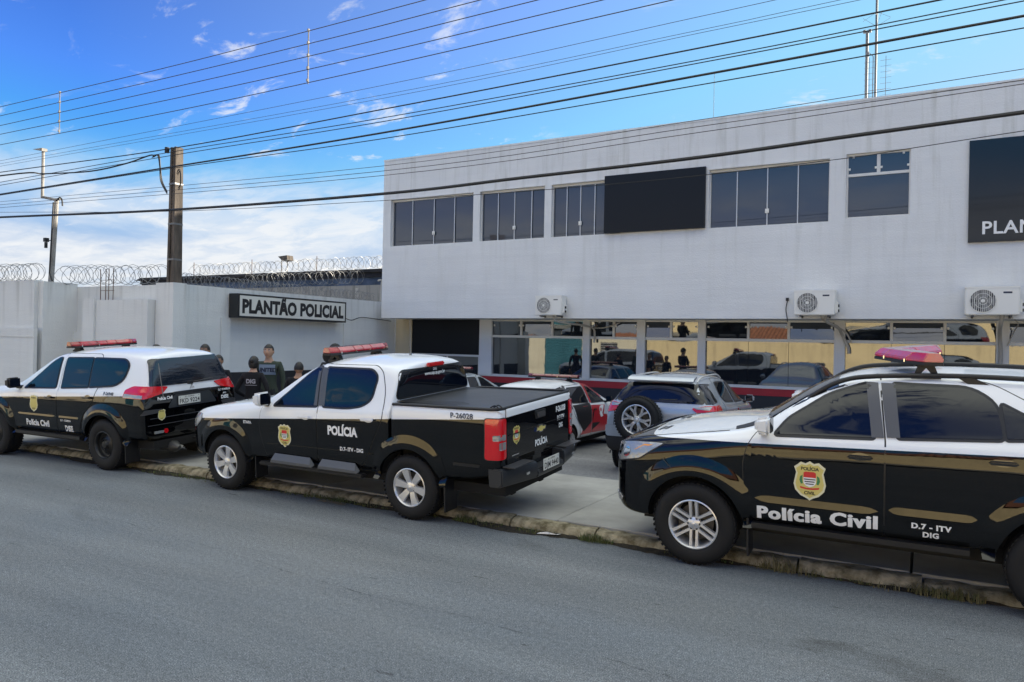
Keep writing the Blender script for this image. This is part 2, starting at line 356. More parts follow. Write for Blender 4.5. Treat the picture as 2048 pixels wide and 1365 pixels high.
# ------------------------------------------------------------------ ground, road, pavement
def asphalt(name, base, warm, bump=0.5):
    m = bpy.data.materials.new(name); m.use_nodes = True; nt = m.node_tree; N = nt.nodes; L = nt.links
    b = N['Principled BSDF']; b.inputs['Roughness'].default_value = 0.82; b.inputs['Specular IOR Level'].default_value = 0.35
    g = N.new('ShaderNodeNewGeometry')
    def noise(scale, stretch=(1, 1, 1), det=4, ro=.6, dist=0):
        mp = N.new('ShaderNodeMapping'); L.new(g.outputs['Position'], mp.inputs[0]); mp.inputs['Scale'].default_value = stretch
        n = N.new('ShaderNodeTexNoise'); L.new(mp.outputs[0], n.inputs['Vector']); n.inputs['Scale'].default_value = scale; n.inputs['Detail'].default_value = det; n.inputs['Roughness'].default_value = ro; n.inputs['Distortion'].default_value = dist
        return n.outputs[0]
    def ramp(v, stops):
        r = N.new('ShaderNodeValToRGB'); L.new(v, r.inputs[0]); e = r.color_ramp.elements
        e[0].position, e[0].color = stops[0][0], (*stops[0][1], 1); e[1].position, e[1].color = stops[-1][0], (*stops[-1][1], 1)
        for p, c in stops[1:-1]: k = e.new(p); k.color = (*c, 1)
        return r.outputs[0]
    def mul(a, c, mode='MULTIPLY', f=1.0):
        x = N.new('ShaderNodeMix'); x.data_type = 'RGBA'; x.blend_type = mode; x.inputs[0].default_value = f; L.new(a, x.inputs[6]); L.new(c, x.inputs[7]); return x.outputs[2]
    patches = ramp(noise(0.45, (0.5, 1, 1), 5), [(0.35, base), (0.65, warm)])
    fine = ramp(noise(105.0, det=3, ro=.9), [(0.34, (0.30, 0.30, 0.31)), (0.5, (0.92, 0.92, 0.92)), (0.66, (2.5, 2.45, 2.35))])
    mid = ramp(noise(26.0, det=5), [(0.3, (0.74, 0.74, 0.74)), (0.7, (1.24, 1.24, 1.24))])
    streak = ramp(noise(1.0, (0.25, 2.2, 1), 6, .62), [(0.3, (0.85, 0.85, 0.86)), (0.7, (1.12, 1.12, 1.11))])
    pocks = ramp(noise(5.0, (0.8, 2.6, 1), 3, .5), [(0.255, (0.45, 0.45, 0.45)), (0.30, (1, 1, 1))])
    lanes = ramp(noise(1.0, (0.02, 0.75, 1), 3, .5), [(0.35, (0.90, 0.90, 0.90)), (0.65, (1.10, 1.10, 1.10))])
    stains = ramp(noise(0.8, (0.55, 1.3, 1), 4, .5, 0.6), [(0.27, (0.62, 0.61, 0.60)), (0.34, (1, 1, 1))])
    c = mul(mul(mul(mul(mul(mul(patches, fine), mid), streak), pocks), lanes), stains)
    L.new(c, b.inputs['Base Color'])
    ad = N.new('ShaderNodeMath'); ad.operation = 'MULTIPLY_ADD'; L.new(noise(26.0, det=5), ad.inputs[0]); ad.inputs[1].default_value = 1.5; L.new(noise(150.0, det=2, ro=.8), ad.inputs[2])
    bp = N.new('ShaderNodeBump'); bp.inputs['Strength'].default_value = bump; bp.inputs['Distance'].default_value = 0.008; L.new(ad.outputs[0], bp.inputs['Height']); L.new(bp.outputs[0], b.inputs['Normal'])
    return m
road_m = asphalt('worn_asphalt', (0.130, 0.147, 0.166), (0.156, 0.165, 0.174))
lot_m = asphalt('lot_asphalt', (0.145, 0.15, 0.16), (0.17, 0.172, 0.18))
earth = mat('dark_earth', (0.06, 0.045, 0.03), rough=1.0, var=0.6, vscale=8, bump=0.8, bscale=60)
slab_m = mat('pavement_concrete', (0.37, 0.365, 0.345), rough=0.85, var=0.38, vscale=1.1, detail=9, bump=0.25, bscale=90, bdist=0.004)
kerb_m = mat('weathered_kerb', (0.33, 0.29, 0.20), rough=0.95, var=0.7, vscale=9, bump=0.8, bscale=40, col2=(0.09, 0.075, 0.04))

def grid(name, x0, x1, y0, y1, zf, nx, ny, m, parent=None):
    mb = MB(); vs = []; fs = []
    for j in range(ny+1):
        for i in range(nx+1):
            x = x0+(x1-x0)*i/nx; y = y0+(y1-y0)*j/ny; vs.append((x, y, zf(x, y)))
    for j in range(ny):
        for i in range(nx):
            a = j*(nx+1)+i; fs.append((a, a+1, a+nx+2, a+nx+1))
    mb.add(vs, fs); return link(name, mb.mesh(name, fix=False), parent, m)
tag(grid('ground', -900, 900, -900, 900, lambda x, y: -0.40, 4, 4, earth), kind='structure')
tag(grid('road', -160, 160, -0.8, 7.24, lambda x, y: 0.0, 40, 8, road_m), kind='structure')
LOTZ = lambda y: 0.07-max(0, y-10.1)*0.038
tag(grid('forecourt', -60, 40, 10.10, 19.3, lambda x, y: LOTZ(y), 20, 12, lot_m), kind='structure')
pav = empty('pavement'); pav['kind'] = 'structure'
slab_me = []
for k in range(3):
    mb = MB(); mb.box(-1.705, 1.705, 0, 2.68, -0.25, 0.0); me = mb.mesh('slab')
    bm = bmesh.new(); bm.from_mesh(me); bmesh.ops.bevel(bm, geom=[e for e in bm.edges if e.verts[0].co.z > -.1 and e.verts[1].co.z > -.1], offset=.008, segments=1, affect='EDGES'); bm.to_mesh(me); bm.free(); slab_me.append(me)
    me.materials.append(slab_m)
for i in range(-9, 5):
    o = link('slab', slab_me[i % 3], pav); o.location = (-3.52+3.43*i+1.715, 7.41, 0.115+random.uniform(-.006, .004)); o.rotation_euler = (random.uniform(-.001, .001), random.uniform(-.0012, .0012), 0)
km = []
for k in range(5):
    mb = MB(); n = 8; vs = []; fs = []
    prof = [(0.0, -.2), (0.0, 0.055), (0.03, 0.095), (0.07, 0.11), (0.165, 0.112), (0.17, -.2)]
    for i in range(n+1):
        x = -0.49+0.98*i/n
        for y, z in prof:
            vs.append((x, y+(random.uniform(-.014, .008) if y < .1 else 0), z+(random.uniform(-.016, .006) if z > 0 else 0)))
    P_ = len(prof)
    for i in range(n):
        for j in range(P_-1): fs.append((i*P_+j, i*P_+j+1, (i+1)*P_+j+1, (i+1)*P_+j))
    fs += [tuple(range(P_)), tuple(n*P_+j for j in range(P_))[::-1]]
    mb.add(vs, fs); me = mb.mesh('kerb_stone'); me.materials.append(kerb_m); me.shade_smooth(); me.set_sharp_from_angle(angle=R(50)); km.append(me)
for i in range(34):
    o = link('kerb_stone', km[i % 5], pav); o.location = (-26.5+i*1.0+random.uniform(-.004, .004), 7.225+random.uniform(-.012, .012), random.uniform(-.012, .008)); o.rotation_euler = (0, random.uniform(-.008, .008), random.uniform(-.008, .008))
# silt and moss in the gutter
mb = MB(); vs = []; fs = []; n = 520
for i in range(n+1):
    x = -26+34*i/n; w = 0.07+0.06*math.sin(i*.21)+0.05*math.sin(i*.057+1)+random.uniform(-.02, .03)
    vs += [(x, 7.23-max(.025, w), 0.004), (x, 7.23-max(.02, w)*.45, 0.014+random.uniform(0, .008)), (x, 7.25, 0.022+random.uniform(0, .012))]
for i in range(n): fs += [(i*3, i*3+3, i*3+4, i*3+1), (i*3+1, i*3+4, i*3+5, i*3+2)]
mb.add(vs, fs)
silt = mat('gutter_silt', (0.035, 0.028, 0.018), rough=1.0, var=0.7, vscale=14, col2=(0.012, 0.011, 0.008), bump=1.0, bscale=70, bdist=.02)
o = link('gutter_silt', mb.mesh('silt', fix=False), None, silt); tag(o, kind='stuff', label='dark damp silt and moss along the kerb foot', cat='dirt')
# grass tufts
def tuft_mesh(name, spots, m):
    mb = MB()
    for (cx, cy, cz, rad, h, n) in spots:
        for _ in range(n):
            a = random.uniform(0, 6.283); rr = rad*math.sqrt(random.random()); x = cx+rr*math.cos(a); y = cy+rr*.55*math.sin(a)
            hh = h*random.uniform(.4, 1.1); d = random.uniform(0, 6.283); b = random.uniform(.2, .9)*hh; w = random.uniform(.002, .005)
            px, py = math.cos(d+1.57)*w, math.sin(d+1.57)*w
            p1 = (x+math.cos(d)*b*.35, y+math.sin(d)*b*.35, cz+hh*.6); p2 = (x+math.cos(d)*b, y+math.sin(d)*b, cz+hh*random.uniform(.7, 1))
            mb.add([(x-px, y-py, cz), (x+px, y+py, cz), (p1[0]+px*.8, p1[1]+py*.8, p1[2]), (p1[0]-px*.8, p1[1]-py*.8, p1[2]), p2], [(0, 1, 2, 3), (3, 2, 4)])
    return link(name, mb.mesh(name, fix=False), None, m)
green = mat('gutter_grass_green', (0.05, 0.085, 0.018), rough=.7, var=.5, vscale=20, col2=(0.10, 0.10, 0.03))
dry = mat('gutter_grass_dry', (0.16, 0.13, 0.06), rough=.8, var=.5, vscale=20, col2=(0.07, 0.075, 0.025))
sp_g = []; sp_d = []
for cx, n, h, r_ in [(-3.02, 160, .10, .13), (-2.85, 60, .06, .10), (-6.9, 90, .07, .16), (-6.55, 130, .07, .2), (-6.3, 90, .06, .2), (-6.0, 60, .05, .2), (-4.55, 120, .09, .14), (-4.25, 80, .05, .18), (-3.75, 60, .05, .15), (-7.3, 60, .05, .2), (.18, 60, .06, .13), (-10.0, 70, .05, .3), (-9.3, 80, .06, .3), (-8.9, 60, .05, .25)]:
    sp_g.append((cx, 7.17, .01, r_, h, n))
for cx, n, h, r_ in [(-1.15, 70, .16, .14), (-0.95, 60, .10, .16), (-.3, 60, .06, .2), (.05, 120, .11, .18), (.3, 110, .12, .15), (-1.35, 40, .07, .12), (-3.6, 40, .05, .2), (-5.9, 40, .05, .2)]:
    sp_d.append((cx, 7.18, .01, r_, h, n))
for _ in range(60): sp_g.append((random.uniform(-14, 1), 7.16+random.uniform(-.03, .05), .01, .05, .03, 14))
tag(tuft_mesh('gutter_grass', sp_g, green), 'green weeds growing between the kerb and the road', 'grass', kind='stuff')
tag(tuft_mesh('dry_gutter_grass', sp_d, dry), 'dry straw coloured weeds by the kerb near the right hand vehicle', 'grass', kind='stuff')
# litter
mb = MB(); mb.add([(-3.62, 7.12, .012), (-3.38, 7.14, .03), (-3.36, 7.18, .035), (-3.45, 7.17, .012), (-3.6, 7.16, .02), (-3.5, 7.13, .045)], [(0, 1, 5), (1, 2, 3, 5), (5, 3, 4), (0, 5, 4)])
tag(link('paper_litter', mb.mesh('l', fix=False), None, dec_white), 'crumpled white paper scrap lying in the gutter', 'litter')
mb = MB()
for k in range(7):
    a = -6.7+k*.06; mb.add([(a, 7.0+random.uniform(0, .06), .008), (a+.12, 7.03+random.uniform(-.04, .04), .02), (a+.1, 7.07, .022), (a+.02, 7.05, .01)], [(0, 1, 2, 3)])
tag(link('dead_leaf', mb.mesh('l', fix=False), None, mat('dead_leaf_brown', (.22, .16, .09), rough=.8)), 'brown dead leaf lying in the gutter under the pickup', 'leaf')
# hairline crack wandering along the road
mb = MB(); vs = []; fs = []; cy = 5.15
for i in range(140):
    x = -8.2+i*.052; cy += random.uniform(-.02, .016)-.0021; w = random.choice([0.0004, .0025, .0006, .0004, .0015]); vs += [(x, cy-w, .0035), (x, cy+w, .0035)]
for i in range(139): fs.append((2*i, 2*i+2, 2*i+3, 2*i+1))
mb.add(vs, fs); o = link('road_crack', mb.mesh('c', fix=False), None, mat('crack_dark', (.02, .02, .022), rough=1)); o['kind'] = 'structure'

# ------------------------------------------------------------------ the police station building
FY = 18.1; GY = 19.2; ZS = 2.73; ZT = 7.55; BX0, BX1 = -14.72, 34.0  # right end extended out of view to keep low sun off the road
bld = empty('police_station', 'long white two storey police station with dark glazed windows and red band', 'building', (BX0, FY, 0))
BL = Matrix.Translation((-BX0, -FY, 0))
def B(o): o.parent = bld; o.matrix_parent_inverse = BL; return o
def BO(mb, name, m, smooth=None, par=None):
    o = mb.obj(name, m, None, smooth)
    if par: o.parent = par; return o
    return B(o)
WT, WB = 6.34, 4.92
upper = [(-14.43, -11.45, WB, WT, 4, 2), (-11.22, -9.16, WB, WT, 4, 2), (-8.95, -6.95, WB, WT, 5, 2), (-4.69, -1.98, WB, WT, 4, 2)]
P = lambda x, z, d: (x, FY+d, z)
holes = [(a, b, c, d) for a, b, c, d, _, _ in upper]+[(-1.64, -0.37, 4.97, 6.40)]
mb = wall_holes(BX0, BX1, ZS, ZT, holes, P, 0.2)
BO(mb, 'upper_wall', white_wall)
mb = MB(); mb.box(BX0-.012, BX1, FY-.012, FY+.25, ZT+.002, ZT+.05); BO(mb, 'parapet_cap', white_wall)
mb = MB(); mb.box(BX0, BX0+.2, FY+.202, FY+10, ZS, ZT-.002); mb.box(BX0+.202, BX1, FY+.3, FY+10, 7.0, 7.15); mb.box(BX0+.202, BX1, FY+9.8, FY+10, 0, 6.99)
BO(mb, 'side_and_rear_wall', white_wall)
mb = MB(); mb.box(BX0+.202, BX1, FY+.202, GY+.3, ZS+.003, ZS+.12); BO(mb, 'soffit', white_wall)
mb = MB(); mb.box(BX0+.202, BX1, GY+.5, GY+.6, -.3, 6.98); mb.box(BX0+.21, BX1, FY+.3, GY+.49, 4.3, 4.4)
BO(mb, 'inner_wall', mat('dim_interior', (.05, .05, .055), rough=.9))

def pane(x0, x1, z0, z1, y, m, par, tilt=True, lean=0.0):
    k = MB(); a = random.uniform(-.004, .004) if tilt else 0
    if lean:
        d = math.tan(R(lean))*(z1-z0); y0_ = y-max(d, 0); k.add([(x0, y0_+0, z0), (x1, y0_, z0), (x1, y0_+d, z1), (x0, y0_+d, z1), (x0, y0_+.006, z0), (x1, y0_+.006, z0), (x1, y0_+.006+d, z1), (x0, y0_+.006+d, z1)], [(0, 1, 2, 3), (7, 6, 5, 4), (0, 4, 5, 1), (1, 5, 6, 2), (2, 6, 7, 3), (3, 7, 4, 0)]); return k.obj('pane', m, par)
    k.add([(x0, y+a, z0), (x1, y-a, z0), (x1, y-a, z1), (x0, y+a, z1), (x0, y+.006+a, z0), (x1, y+.006-a, z0), (x1, y+.006-a, z1), (x0, y+.006+a, z1)], [(0, 1, 2, 3), (7, 6, 5, 4), (0, 4, 5, 1), (1, 5, 6, 2), (2, 6, 7, 3), (3, 7, 4, 0)])
    return k.obj('pane', m, par)
def WIN(name, mb):
    return BO(mb, name, alu)
divs = {0: [-13.67, -12.88, -12.15], 1: [-10.67, -10.14, -9.6], 2: [-8.53, -8.13, -7.72, -7.3], 3: [-4.04, -3.34, -2.66]}
for i, (a, b, c, d, n_, lk) in enumerate(upper):
    y = FY+.11; mb = MB()
    mb.box(a+.001, b-.001, y-.02, y+.05, d-.055, d-.001); mb.box(a+.001, b-.001, y-.02, y+.05, c+.001, c+.022)
    mb.box(a+.001, a+.025, y-.019, y+.049, c+.0221, d-.0551); mb.box(b-.025, b-.001, y-.019, y+.049, c+.0221, d-.0551)
    w = WIN('window', mb)
    xs = [a+.026]+divs[i]+[b-.026]
    for j in range(len(xs)-1): pane(xs[j], xs[j+1]-.004, c+.023, d-.056, y+.005+(.012 if j in (1, 2) else .02), glass_up, w)
    for j, x in enumerate(divs[i]):
        k = MB(); k.box(x-.014, x+.010, y-.012, y+.003, c+.023, d-.056); k.obj('mullion', alu_grey, w)
    x = divs[i][1]; k = MB(); k.box(x-.045, x+.04, y-.032, y-.013, c+.30, c+.40); k.box(x-.012, x+.008, y-.05, y-.0325, c+.33, c+.37); k.obj('lock', white_plastic, w)
    k = MB(); k.box(a-.0, b+.0, FY-.018, FY+.085, d+.002, d+.035); B(k.obj('lintel_trim', white_wall))
# fixed window with two awning lights above
a, b, c, d = -1.64, -0.37, 4.97, 6.40; y = FY+.09; mb = MB(); zt = 5.93
mb.box(a+.001, b-.001, y-.02, y+.05, d-.04, d-.001); mb.box(a+.001, b-.001, y-.02, y+.05, c+.001, c+.03); mb.box(a+.001, a+.04, y-.019, y+.049, c+.031, d-.041); mb.box(b-.03, b-.001, y-.019, y+.049, c+.031, d-.041)
mb.box(a+.041, b-.031, y-.02, y+.05, zt-.03, zt+.03); mb.box(-1.03, -.96, y-.021, y+.051, zt+.031, d-.041)
w = WIN('window', mb); w['label'] = 'square fixed window with two small hinged panes above'
pane(a+.041, b-.031, c+.031, zt-.031, y+.01, glass_up, w); pane(a+.041, -1.031, zt+.031, d-.041, y+.01, glass_up, w); pane(-.959, b-.031, zt+.031, d-.041, y+.01, glass_up, w)
for x, z in ((a+.06, zt+.14), (-1.05, zt+.14), (-.94, zt+.14), (b-.05, zt+.14), (a+.14, d-.06), (b-.14, d-.06)):
    k = MB(); k.box(x-.022, x+.022, y-.018, y+.009, z-.022, z+.022); k.obj('hinge', white_plastic, w)

# ground floor: pillars, sill, red band, black dado, glazing
SILL, REDB = 1.08, 0.86
LOW = -.35
bays = [(-11.37, -8.41, [-10.39, -9.38], [-9.61]), (-8.2, -6.83, [-7.51], []), (-6.6, -5.18, [-5.9], []), (-4.98, -1.93, [-3.92, -2.96], [-3.92, -2.96]), (-1.69, 1.30, [-.72, .34], [-.72, .34]), (1.54, 4.6, [2.5, 3.5], [2.5, 3.5]), (4.9, 8.9, [6.2, 7.5], [6.2, 7.5])]
mb = MB(); mb.box(8.9, BX1, GY-.02, GY+.2, SILL, ZS+.002); BO(mb, 'sun_block_wall', white_wall)  # added unseen run of wall that blocks the sun
ps = [(-11.8, -11.37), (-8.41, -8.2), (-6.83, -6.6), (-5.18, -4.98), (-1.93, -1.69), (1.30, 1.54), (4.6, 4.9)]
for x0, x1 in ps:
    mb = MB(); mb.box(x0, x1, GY-.06, GY+.2, SILL-.002, ZS+.002); BO(mb, 'pillar', alu if x1-x0 < .3 else white_wall)
mb = MB(); mb.box(-11.8, 34, GY-.04, GY+.2, SILL-.04, SILL-.004); BO(mb, 'sill', alu)
mb = MB(); mb.box(-11.8, 34, GY-.03, GY+.2, REDB, SILL-.042); BO(mb, 'red_band', red_band)
mb = MB(); mb.box(-11.8, 34, GY-.022, GY+.2, LOW, REDB-.002); BO(mb, 'black_dado', black_band)
ZM = 2.235
for a, b, ups, lows in bays:
    y = GY+.02; mb = MB()
    mb.box(a, b, y-.05, y+.04, ZM-.035, ZM+.035); mb.box(a, b, y-.04, y+.04, ZS-.05, ZS-.001); mb.box(a, b, y-.04, y+.04, SILL-.003, SILL+.03)
    for x in ups: mb.box(x-.03, x+.03, y-.045, y+.039, ZM+.0351, ZS-.0501)
    w = WIN('window', mb)
    xs = [a]+ups+[b]
    for j in range(len(xs)-1):
        pane(xs[j]+(.031 if j else 0), xs[j+1]-(.031 if j < len(xs)-2 else 0), ZM+.036, ZS-.051, y+.006, glass_win, w, lean=[2.5, -4, 3.5, -3, -5, 1.2, 4.5, -3.5, 2, -4.5][(j+int(abs(a)*7)) % 10])
        for x in (xs[j]+.06, xs[j+1]-.06):
            k = MB(); k.box(x-.022, x+.022, y-.03, y-.006, ZM+.30, ZM+.35); k.obj('hinge', white_plastic, w)
    xs = [a]+lows+[b]
    for j in range(len(xs)-1):
        pane(xs[j]+(.004 if j else 0), xs[j+1]-(.004 if j < len(xs)-2 else 0), SILL+.031, ZM-.036, y+.01, glass_win, w)
# entrance end: cream wall, black panel above a glazed door
mb = MB(); mb.box(-14.99, -14.35, GY-.02, GY+.2, LOW, ZS+.002); BO(mb, 'entrance_wall', cream_wall)
mb = MB(); mb.box(-14.349, -11.801, GY, GY+.05, 1.66, ZS); o = BO(mb, 'entrance_panel', black_board)
mb = MB(); mb.box(-14.349, -11.801, GY-.02, GY+.05, 1.60, 1.658); mb.box(-13.0, -12.96, GY-.018, GY+.05, LOW, 1.598); mb.box(-14.349, -14.30, GY-.018, GY+.05, LOW, 1.598); mb.box(-11.85, -11.801, GY-.018, GY+.05, LOW, 1.598)
w = BO(mb, 'entrance_door', alu); pane(-14.299, -13.001, LOW, 1.597, GY+.01, glass_win, w); pane(-12.959, -11.851, LOW, 1.597, GY+.01, glass_win, w)
mb = MB(); mb.tube([(-12.9, GY-.06, .9), (-12.9, GY-.06, 1.25)], .015, 8); mb.obj('handle', alu_grey, w)

# boards on the facade
mb = MB(); mb.box(-7.38, -4.76, FY-.09, FY-.02, 4.93, 6.42); mb.box(-7.2, -7.1, FY-.021, FY-.001, 5, 6.3); mb.box(-5.1, -5.0, FY-.021, FY-.001, 5, 6.3)
tag(mb.obj('blank_board', black_board), 'large blank black board covering part of the upper window row', 'board')
sg = empty('facade_sign', 'dark glossy sign board with white lettering at the right of the upper wall', 'sign', (.7, FY, 4.3))
SL = Matrix.Translation((-.7, -FY, -4.3))
mb = MB(); mb.box(.7, 4.75, FY-.06, FY-.001, 4.31, 6.42); o = mb.obj('board', board_gloss, sg); o.matrix_parent_inverse = SL
o = flat_text('lettering', 'PLANTÃO POLICIAL', .265, board_matrix((.93, FY-.0605, 4.475), (1, 0, 0), (0, 0, 1)), dec_white, sg, thick=.012, bold=.018, align='LEFT', spacing=1.06); o.matrix_parent_inverse = SL

def air_conditioner(x0, z0, w, h, label, pipes, brand):
    d = .30; y1 = FY-.06; y0 = y1-d
    t = empty('air_conditioner', label, 'air conditioner', (x0+w/2, FY, z0), 'air conditioners on the wall'); I = Matrix.Translation((-(x0+w/2), -FY, -z0))
    def A(o): o.parent = t; o.matrix_parent_inverse = I; return o
    mb = MB(); mb.box(x0, x0+w, y0, y1, z0, z0+h); me = mb.mesh('casing')
    bm = bmesh.new(); bm.from_mesh(me); bmesh.ops.bevel(bm, geom=bm.edges[:], offset=.018, segments=3, affect='EDGES'); bm.to_mesh(me); bm.free()
    A(link('casing', me, None, white_plastic, 40))
    mb = MB(); mb.box(x0-.004, x0+w+.004, y0-.004, y1+.004, z0+h-.03, z0+h+.004); A(mb.obj('lid', white_plastic))
    cx, cz, r = x0+w*.33, z0+h*.5, h*.40
    mb = MB(); mb.lathe([(0.001, .004), (r*.98, .004)], 32, Matrix.Translation((cx, y0-.006, cz))); A(mb.obj('fan_opening', mat('ac_fan_dark', (.03, .03, .033), rough=.7)))
    mb = MB()
    for k in range(5):
        a = k*2*math.pi/5; p = [(.04, -.02), (r*.9, -.10), (r*.92, .09), (.04, .03)]
        vs = [(cx+u*math.cos(a)-v*math.sin(a), y0-.008-.004*(i % 2), cz+u*math.sin(a)+v*math.cos(a)) for i, (u, v) in enumerate(p)]; mb.add(vs, [(0, 1, 2, 3)])
    A(mb.obj('fan_blades', grille_grey))
    mb = MB()
    for k in range(13):
        u = -r+2*r*(k+.5)/13; s_ = math.sqrt(max(0, r*r-u*u)); mb.box(cx+u-.004, cx+u+.004, y0-.018, y0-.012, cz-s_, cz+s_)
    for q in (.33, .66, 1.0): mb.tube([(cx+r*q*math.cos(k*math.pi/16), y0-.016, cz+r*q*math.sin(k*math.pi/16)) for k in range(33)], .005, 4, False)
    mb.lathe([(.001, -.01), (.035, -.008), (.035, .004)], 16, Matrix.Translation((cx, y0-.016, cz)))
    A(mb.obj('fan_grille', white_plastic))
    mb = MB(); mb.box(x0+w*.70, x0+w*.86, y0-.003, y0-.0005, z0+h*.76, z0+h*.82); A(mb.obj('maker_badge', dec_navy if brand else grille_grey))
    mb = MB(); mb.box(x0+w, x0+w+.05, y0+.08, y1-.04, z0+.06, z0+h*.55); A(mb.obj('valve_cover', white_plastic))
    mb = MB(); mb.box(x0+w+.051, x0+w+.075, y0+.10, y0+.16, z0+.07, z0+.13); mb.box(x0+w+.051, x0+w+.075, y0+.10, y0+.16, z0+.18, z0+.24); A(mb.obj('valve', dark_plastic))
    mb = MB()
    for x in (x0+.14, x0+w-.14): mb.box(x-.02, x+.02, y0+.03, FY-.001, z0-.035, z0-.003); mb.box(x-.02, x+.02, FY-.025, FY-.001, z0-.30 if z0-.3 > ZS else ZS+.01, z0-.036)
    A(mb.obj('bracket', mat('bracket_dark', (.08, .08, .08), rough=.6)))
    for pts, r_ in pipes: 
        mb = MB(); mb.tube(pts, r_, 8); A(mb.obj('pipe', pipe_ins, smooth=50))
def spl(pts, n=6):
    out = []; pts = [Vector(p) for p in pts]
    for i in range(len(pts)-1):
        p0, p1, p2, p3 = pts[max(i-1, 0)], pts[i], pts[i+1], pts[min(i+2, len(pts)-1)]
        for k in range(n):
            t = k/n; out.append(.5*((2*p1)+(p2-p0)*t+(2*p0-5*p1+4*p2-p3)*t*t+(3*p1-p0-3*p2+p3)*t**3))
    out.append(pts[-1]); return out
air_conditioner(-9.20, 2.80, .78, .52, 'leftmost outdoor air conditioner unit above the shuttered glass bay', [(spl([(-8.75, 17.95, 2.80), (-8.7, 18.0, 2.66), (-8.45, 18.3, 2.60), (-8.15, 18.8, 2.55), (-8.05, 19.1, 2.45), (-8.05, 19.12, 2.1)]), .028), (spl([(-8.05, 19.1, 2.5), (-7.7, 19.1, 2.52), (-7.3, 19.1, 2.66)]), .018)], False)
air_conditioner(-2.64, 2.80, .86, .55, 'middle outdoor air conditioner with bent pipes hanging below it', [(spl([(-1.95, 17.9, 2.82), (-2.0, 18.1, 2.68), (-1.8, 18.6, 2.55), (-1.75, 19.0, 2.4), (-1.62, 19.1, 2.1), (-1.60, 19.12, 1.95)]), .035), (spl([(-2.1, 17.9, 2.82), (-2.05, 18.1, 2.70), (-1.85, 18.6, 2.58), (-1.66, 19.0, 2.44), (-1.55, 19.1, 2.2)]), .02)], True)
air_conditioner(.66, 2.80, .93, .57, 'rightmost outdoor air conditioner unit under the dark sign board', [(spl([(1.32, 17.9, 2.82), (1.3, 18.15, 2.6), (1.34, 18.8, 2.4), (1.38, 19.05, 2.0), (1.37, 19.1, 1.5)]), .04), (spl([(1.4, 17.9, 2.82), (1.62, 18.4, 2.66), (1.6, 18.9, 2.5), (1.5, 19.1, 2.2)]), .012)], True)
# small wall lamp with hanging cable left of the middle unit
mb = MB(); mb.box(-2.86, -2.80, FY-.06, FY-.001, 3.14, 3.21); mb.tube(spl([(-2.83, FY-.03, 3.14), (-2.86, FY-.02, 2.95), (-2.83, FY-.02, 2.75), (-2.82, FY-.01, 2.66)]), .010, 6)
tag(mb.obj('wall_camera', dark_plastic), 'small black wall camera with dangling cable beside the middle air conditioner', 'camera')

# aerials on the roof
def mast(x, y, z0, z1, r, label, kind):
    t = empty('radio_mast', label, 'antenna', (x, y, z0), 'radio masts on the roof'); I = Matrix.Translation((-x, -y, -z0))
    mb = MB(); mb.tube([(x, y, z0), (x, y, z1)], r, 8)
    o = mb.obj('pole', mat('mast_grey', (.13, .14, .15), rough=.6)); o.parent = t; o.matrix_parent_inverse = I
    mb = MB()
    if kind == 0:
        mb.box(x-.09, x-.03, y-.03, y+.03, z1-.02, z1+.05); mb.box(x+.03, x+.09, y-.03, y+.03, z1-.02, z1+.05); mb.tube([(x-.08, y, z1), (x+.08, y, z1)], .012, 6); mb.tube([(x+.03, y, z1-.5), (x+.14, y, z1-.62), (x+.14, y, z0+.1)], .01, 6); mb.box(x-.03, x+.05, y-.05, y-.03, z1-.62, z1-.5)
        nm = 'sensor_head'
    else:
        for dx in (-.14, .22):
            mb.tube([(x+dx, y, z0+.5), (x+dx, y, z0+2.0)], .006, 5)
            for k in range(11): mb.tube([(x+dx-.12, y, z0+.5+k*.14), (x+dx+.12, y, z0+.5+k*.14)], .004, 4)
        mb.tube([(x-.14, y, z0+1.2), (x+.22, y, z0+1.2)], .008, 5); mb.box(x-.08, x-.02, y-.03, y+.03, z0+.05, z0+.32)
        for a in (0, 1.57, 3.14, 4.71): mb.tube([(x, y, z0+2.75), (x+.32*math.cos(a+.4), y+.32*math.sin(a+.4), z0+2.95)], .004, 4); mb.tube([(x, y, z0+3.1), (x+.3*math.cos(a), y+.3*math.sin(a), z0+2.92)], .004, 4)
        nm = 'dipole_array'
    o = mb.obj(nm, steel); o.parent = t; o.matrix_parent_inverse = I
mast(-1.40, 20, 7.15, 9.80, .035, 'shorter radio mast with a T shaped head on the station roof', 0)
mast(-1.20, 20, 7.15, 11.2, .028, 'taller whip mast with ladder like aerials on the station roof', 1)
mb = MB(); mb.tube([(-5.1, 20, 7.15), (-5.1, 20, 9.4)], .006, 5)
tag(mb.obj('whip_antenna', steel), 'hair thin whip antenna standing alone on the station roof', 'antenna')

# ------------------------------------------------------------------ boundary walls on the left
WX = -15.0
bw = empty('boundary_wall', 'tall pale boundary wall with stained top running from station to street', 'wall', (WX, 11, 0))
I = Matrix.Translation((-WX, -11, 0))
def W(o): o.parent = bw; o.matrix_parent_inverse = I; return o
mb = MB(); mb.box(WX-.2, WX, 11.12, 19.15, -.3, 3.25); W(mb.obj('wall_run', yard_wall))
mb = MB(); mb.box(WX-.25, WX+.36, 10.78, 11.118, -.3, 3.24); W(mb.obj('corner_pier', yard_wall))
mb = MB(); mb.box(-17.0, WX-.251, 11.0, 11.18, -.3, 3.22); W(mb.obj('street_wall', yard_wall))
mb = MB(); mb.box(-19.0, -17.001, 11.2, 11.4, -.3, 3.25); mb.box(-19.16, -18.96, 10.35, 11.198, -.3, 3.33); W(mb.obj('recess_wall', yard_wall))
mb = MB(); mb.box(-40, -19.161, 10.25, 10.45, -.3, 3.36); W(mb.obj('street_wall', yard_wall))
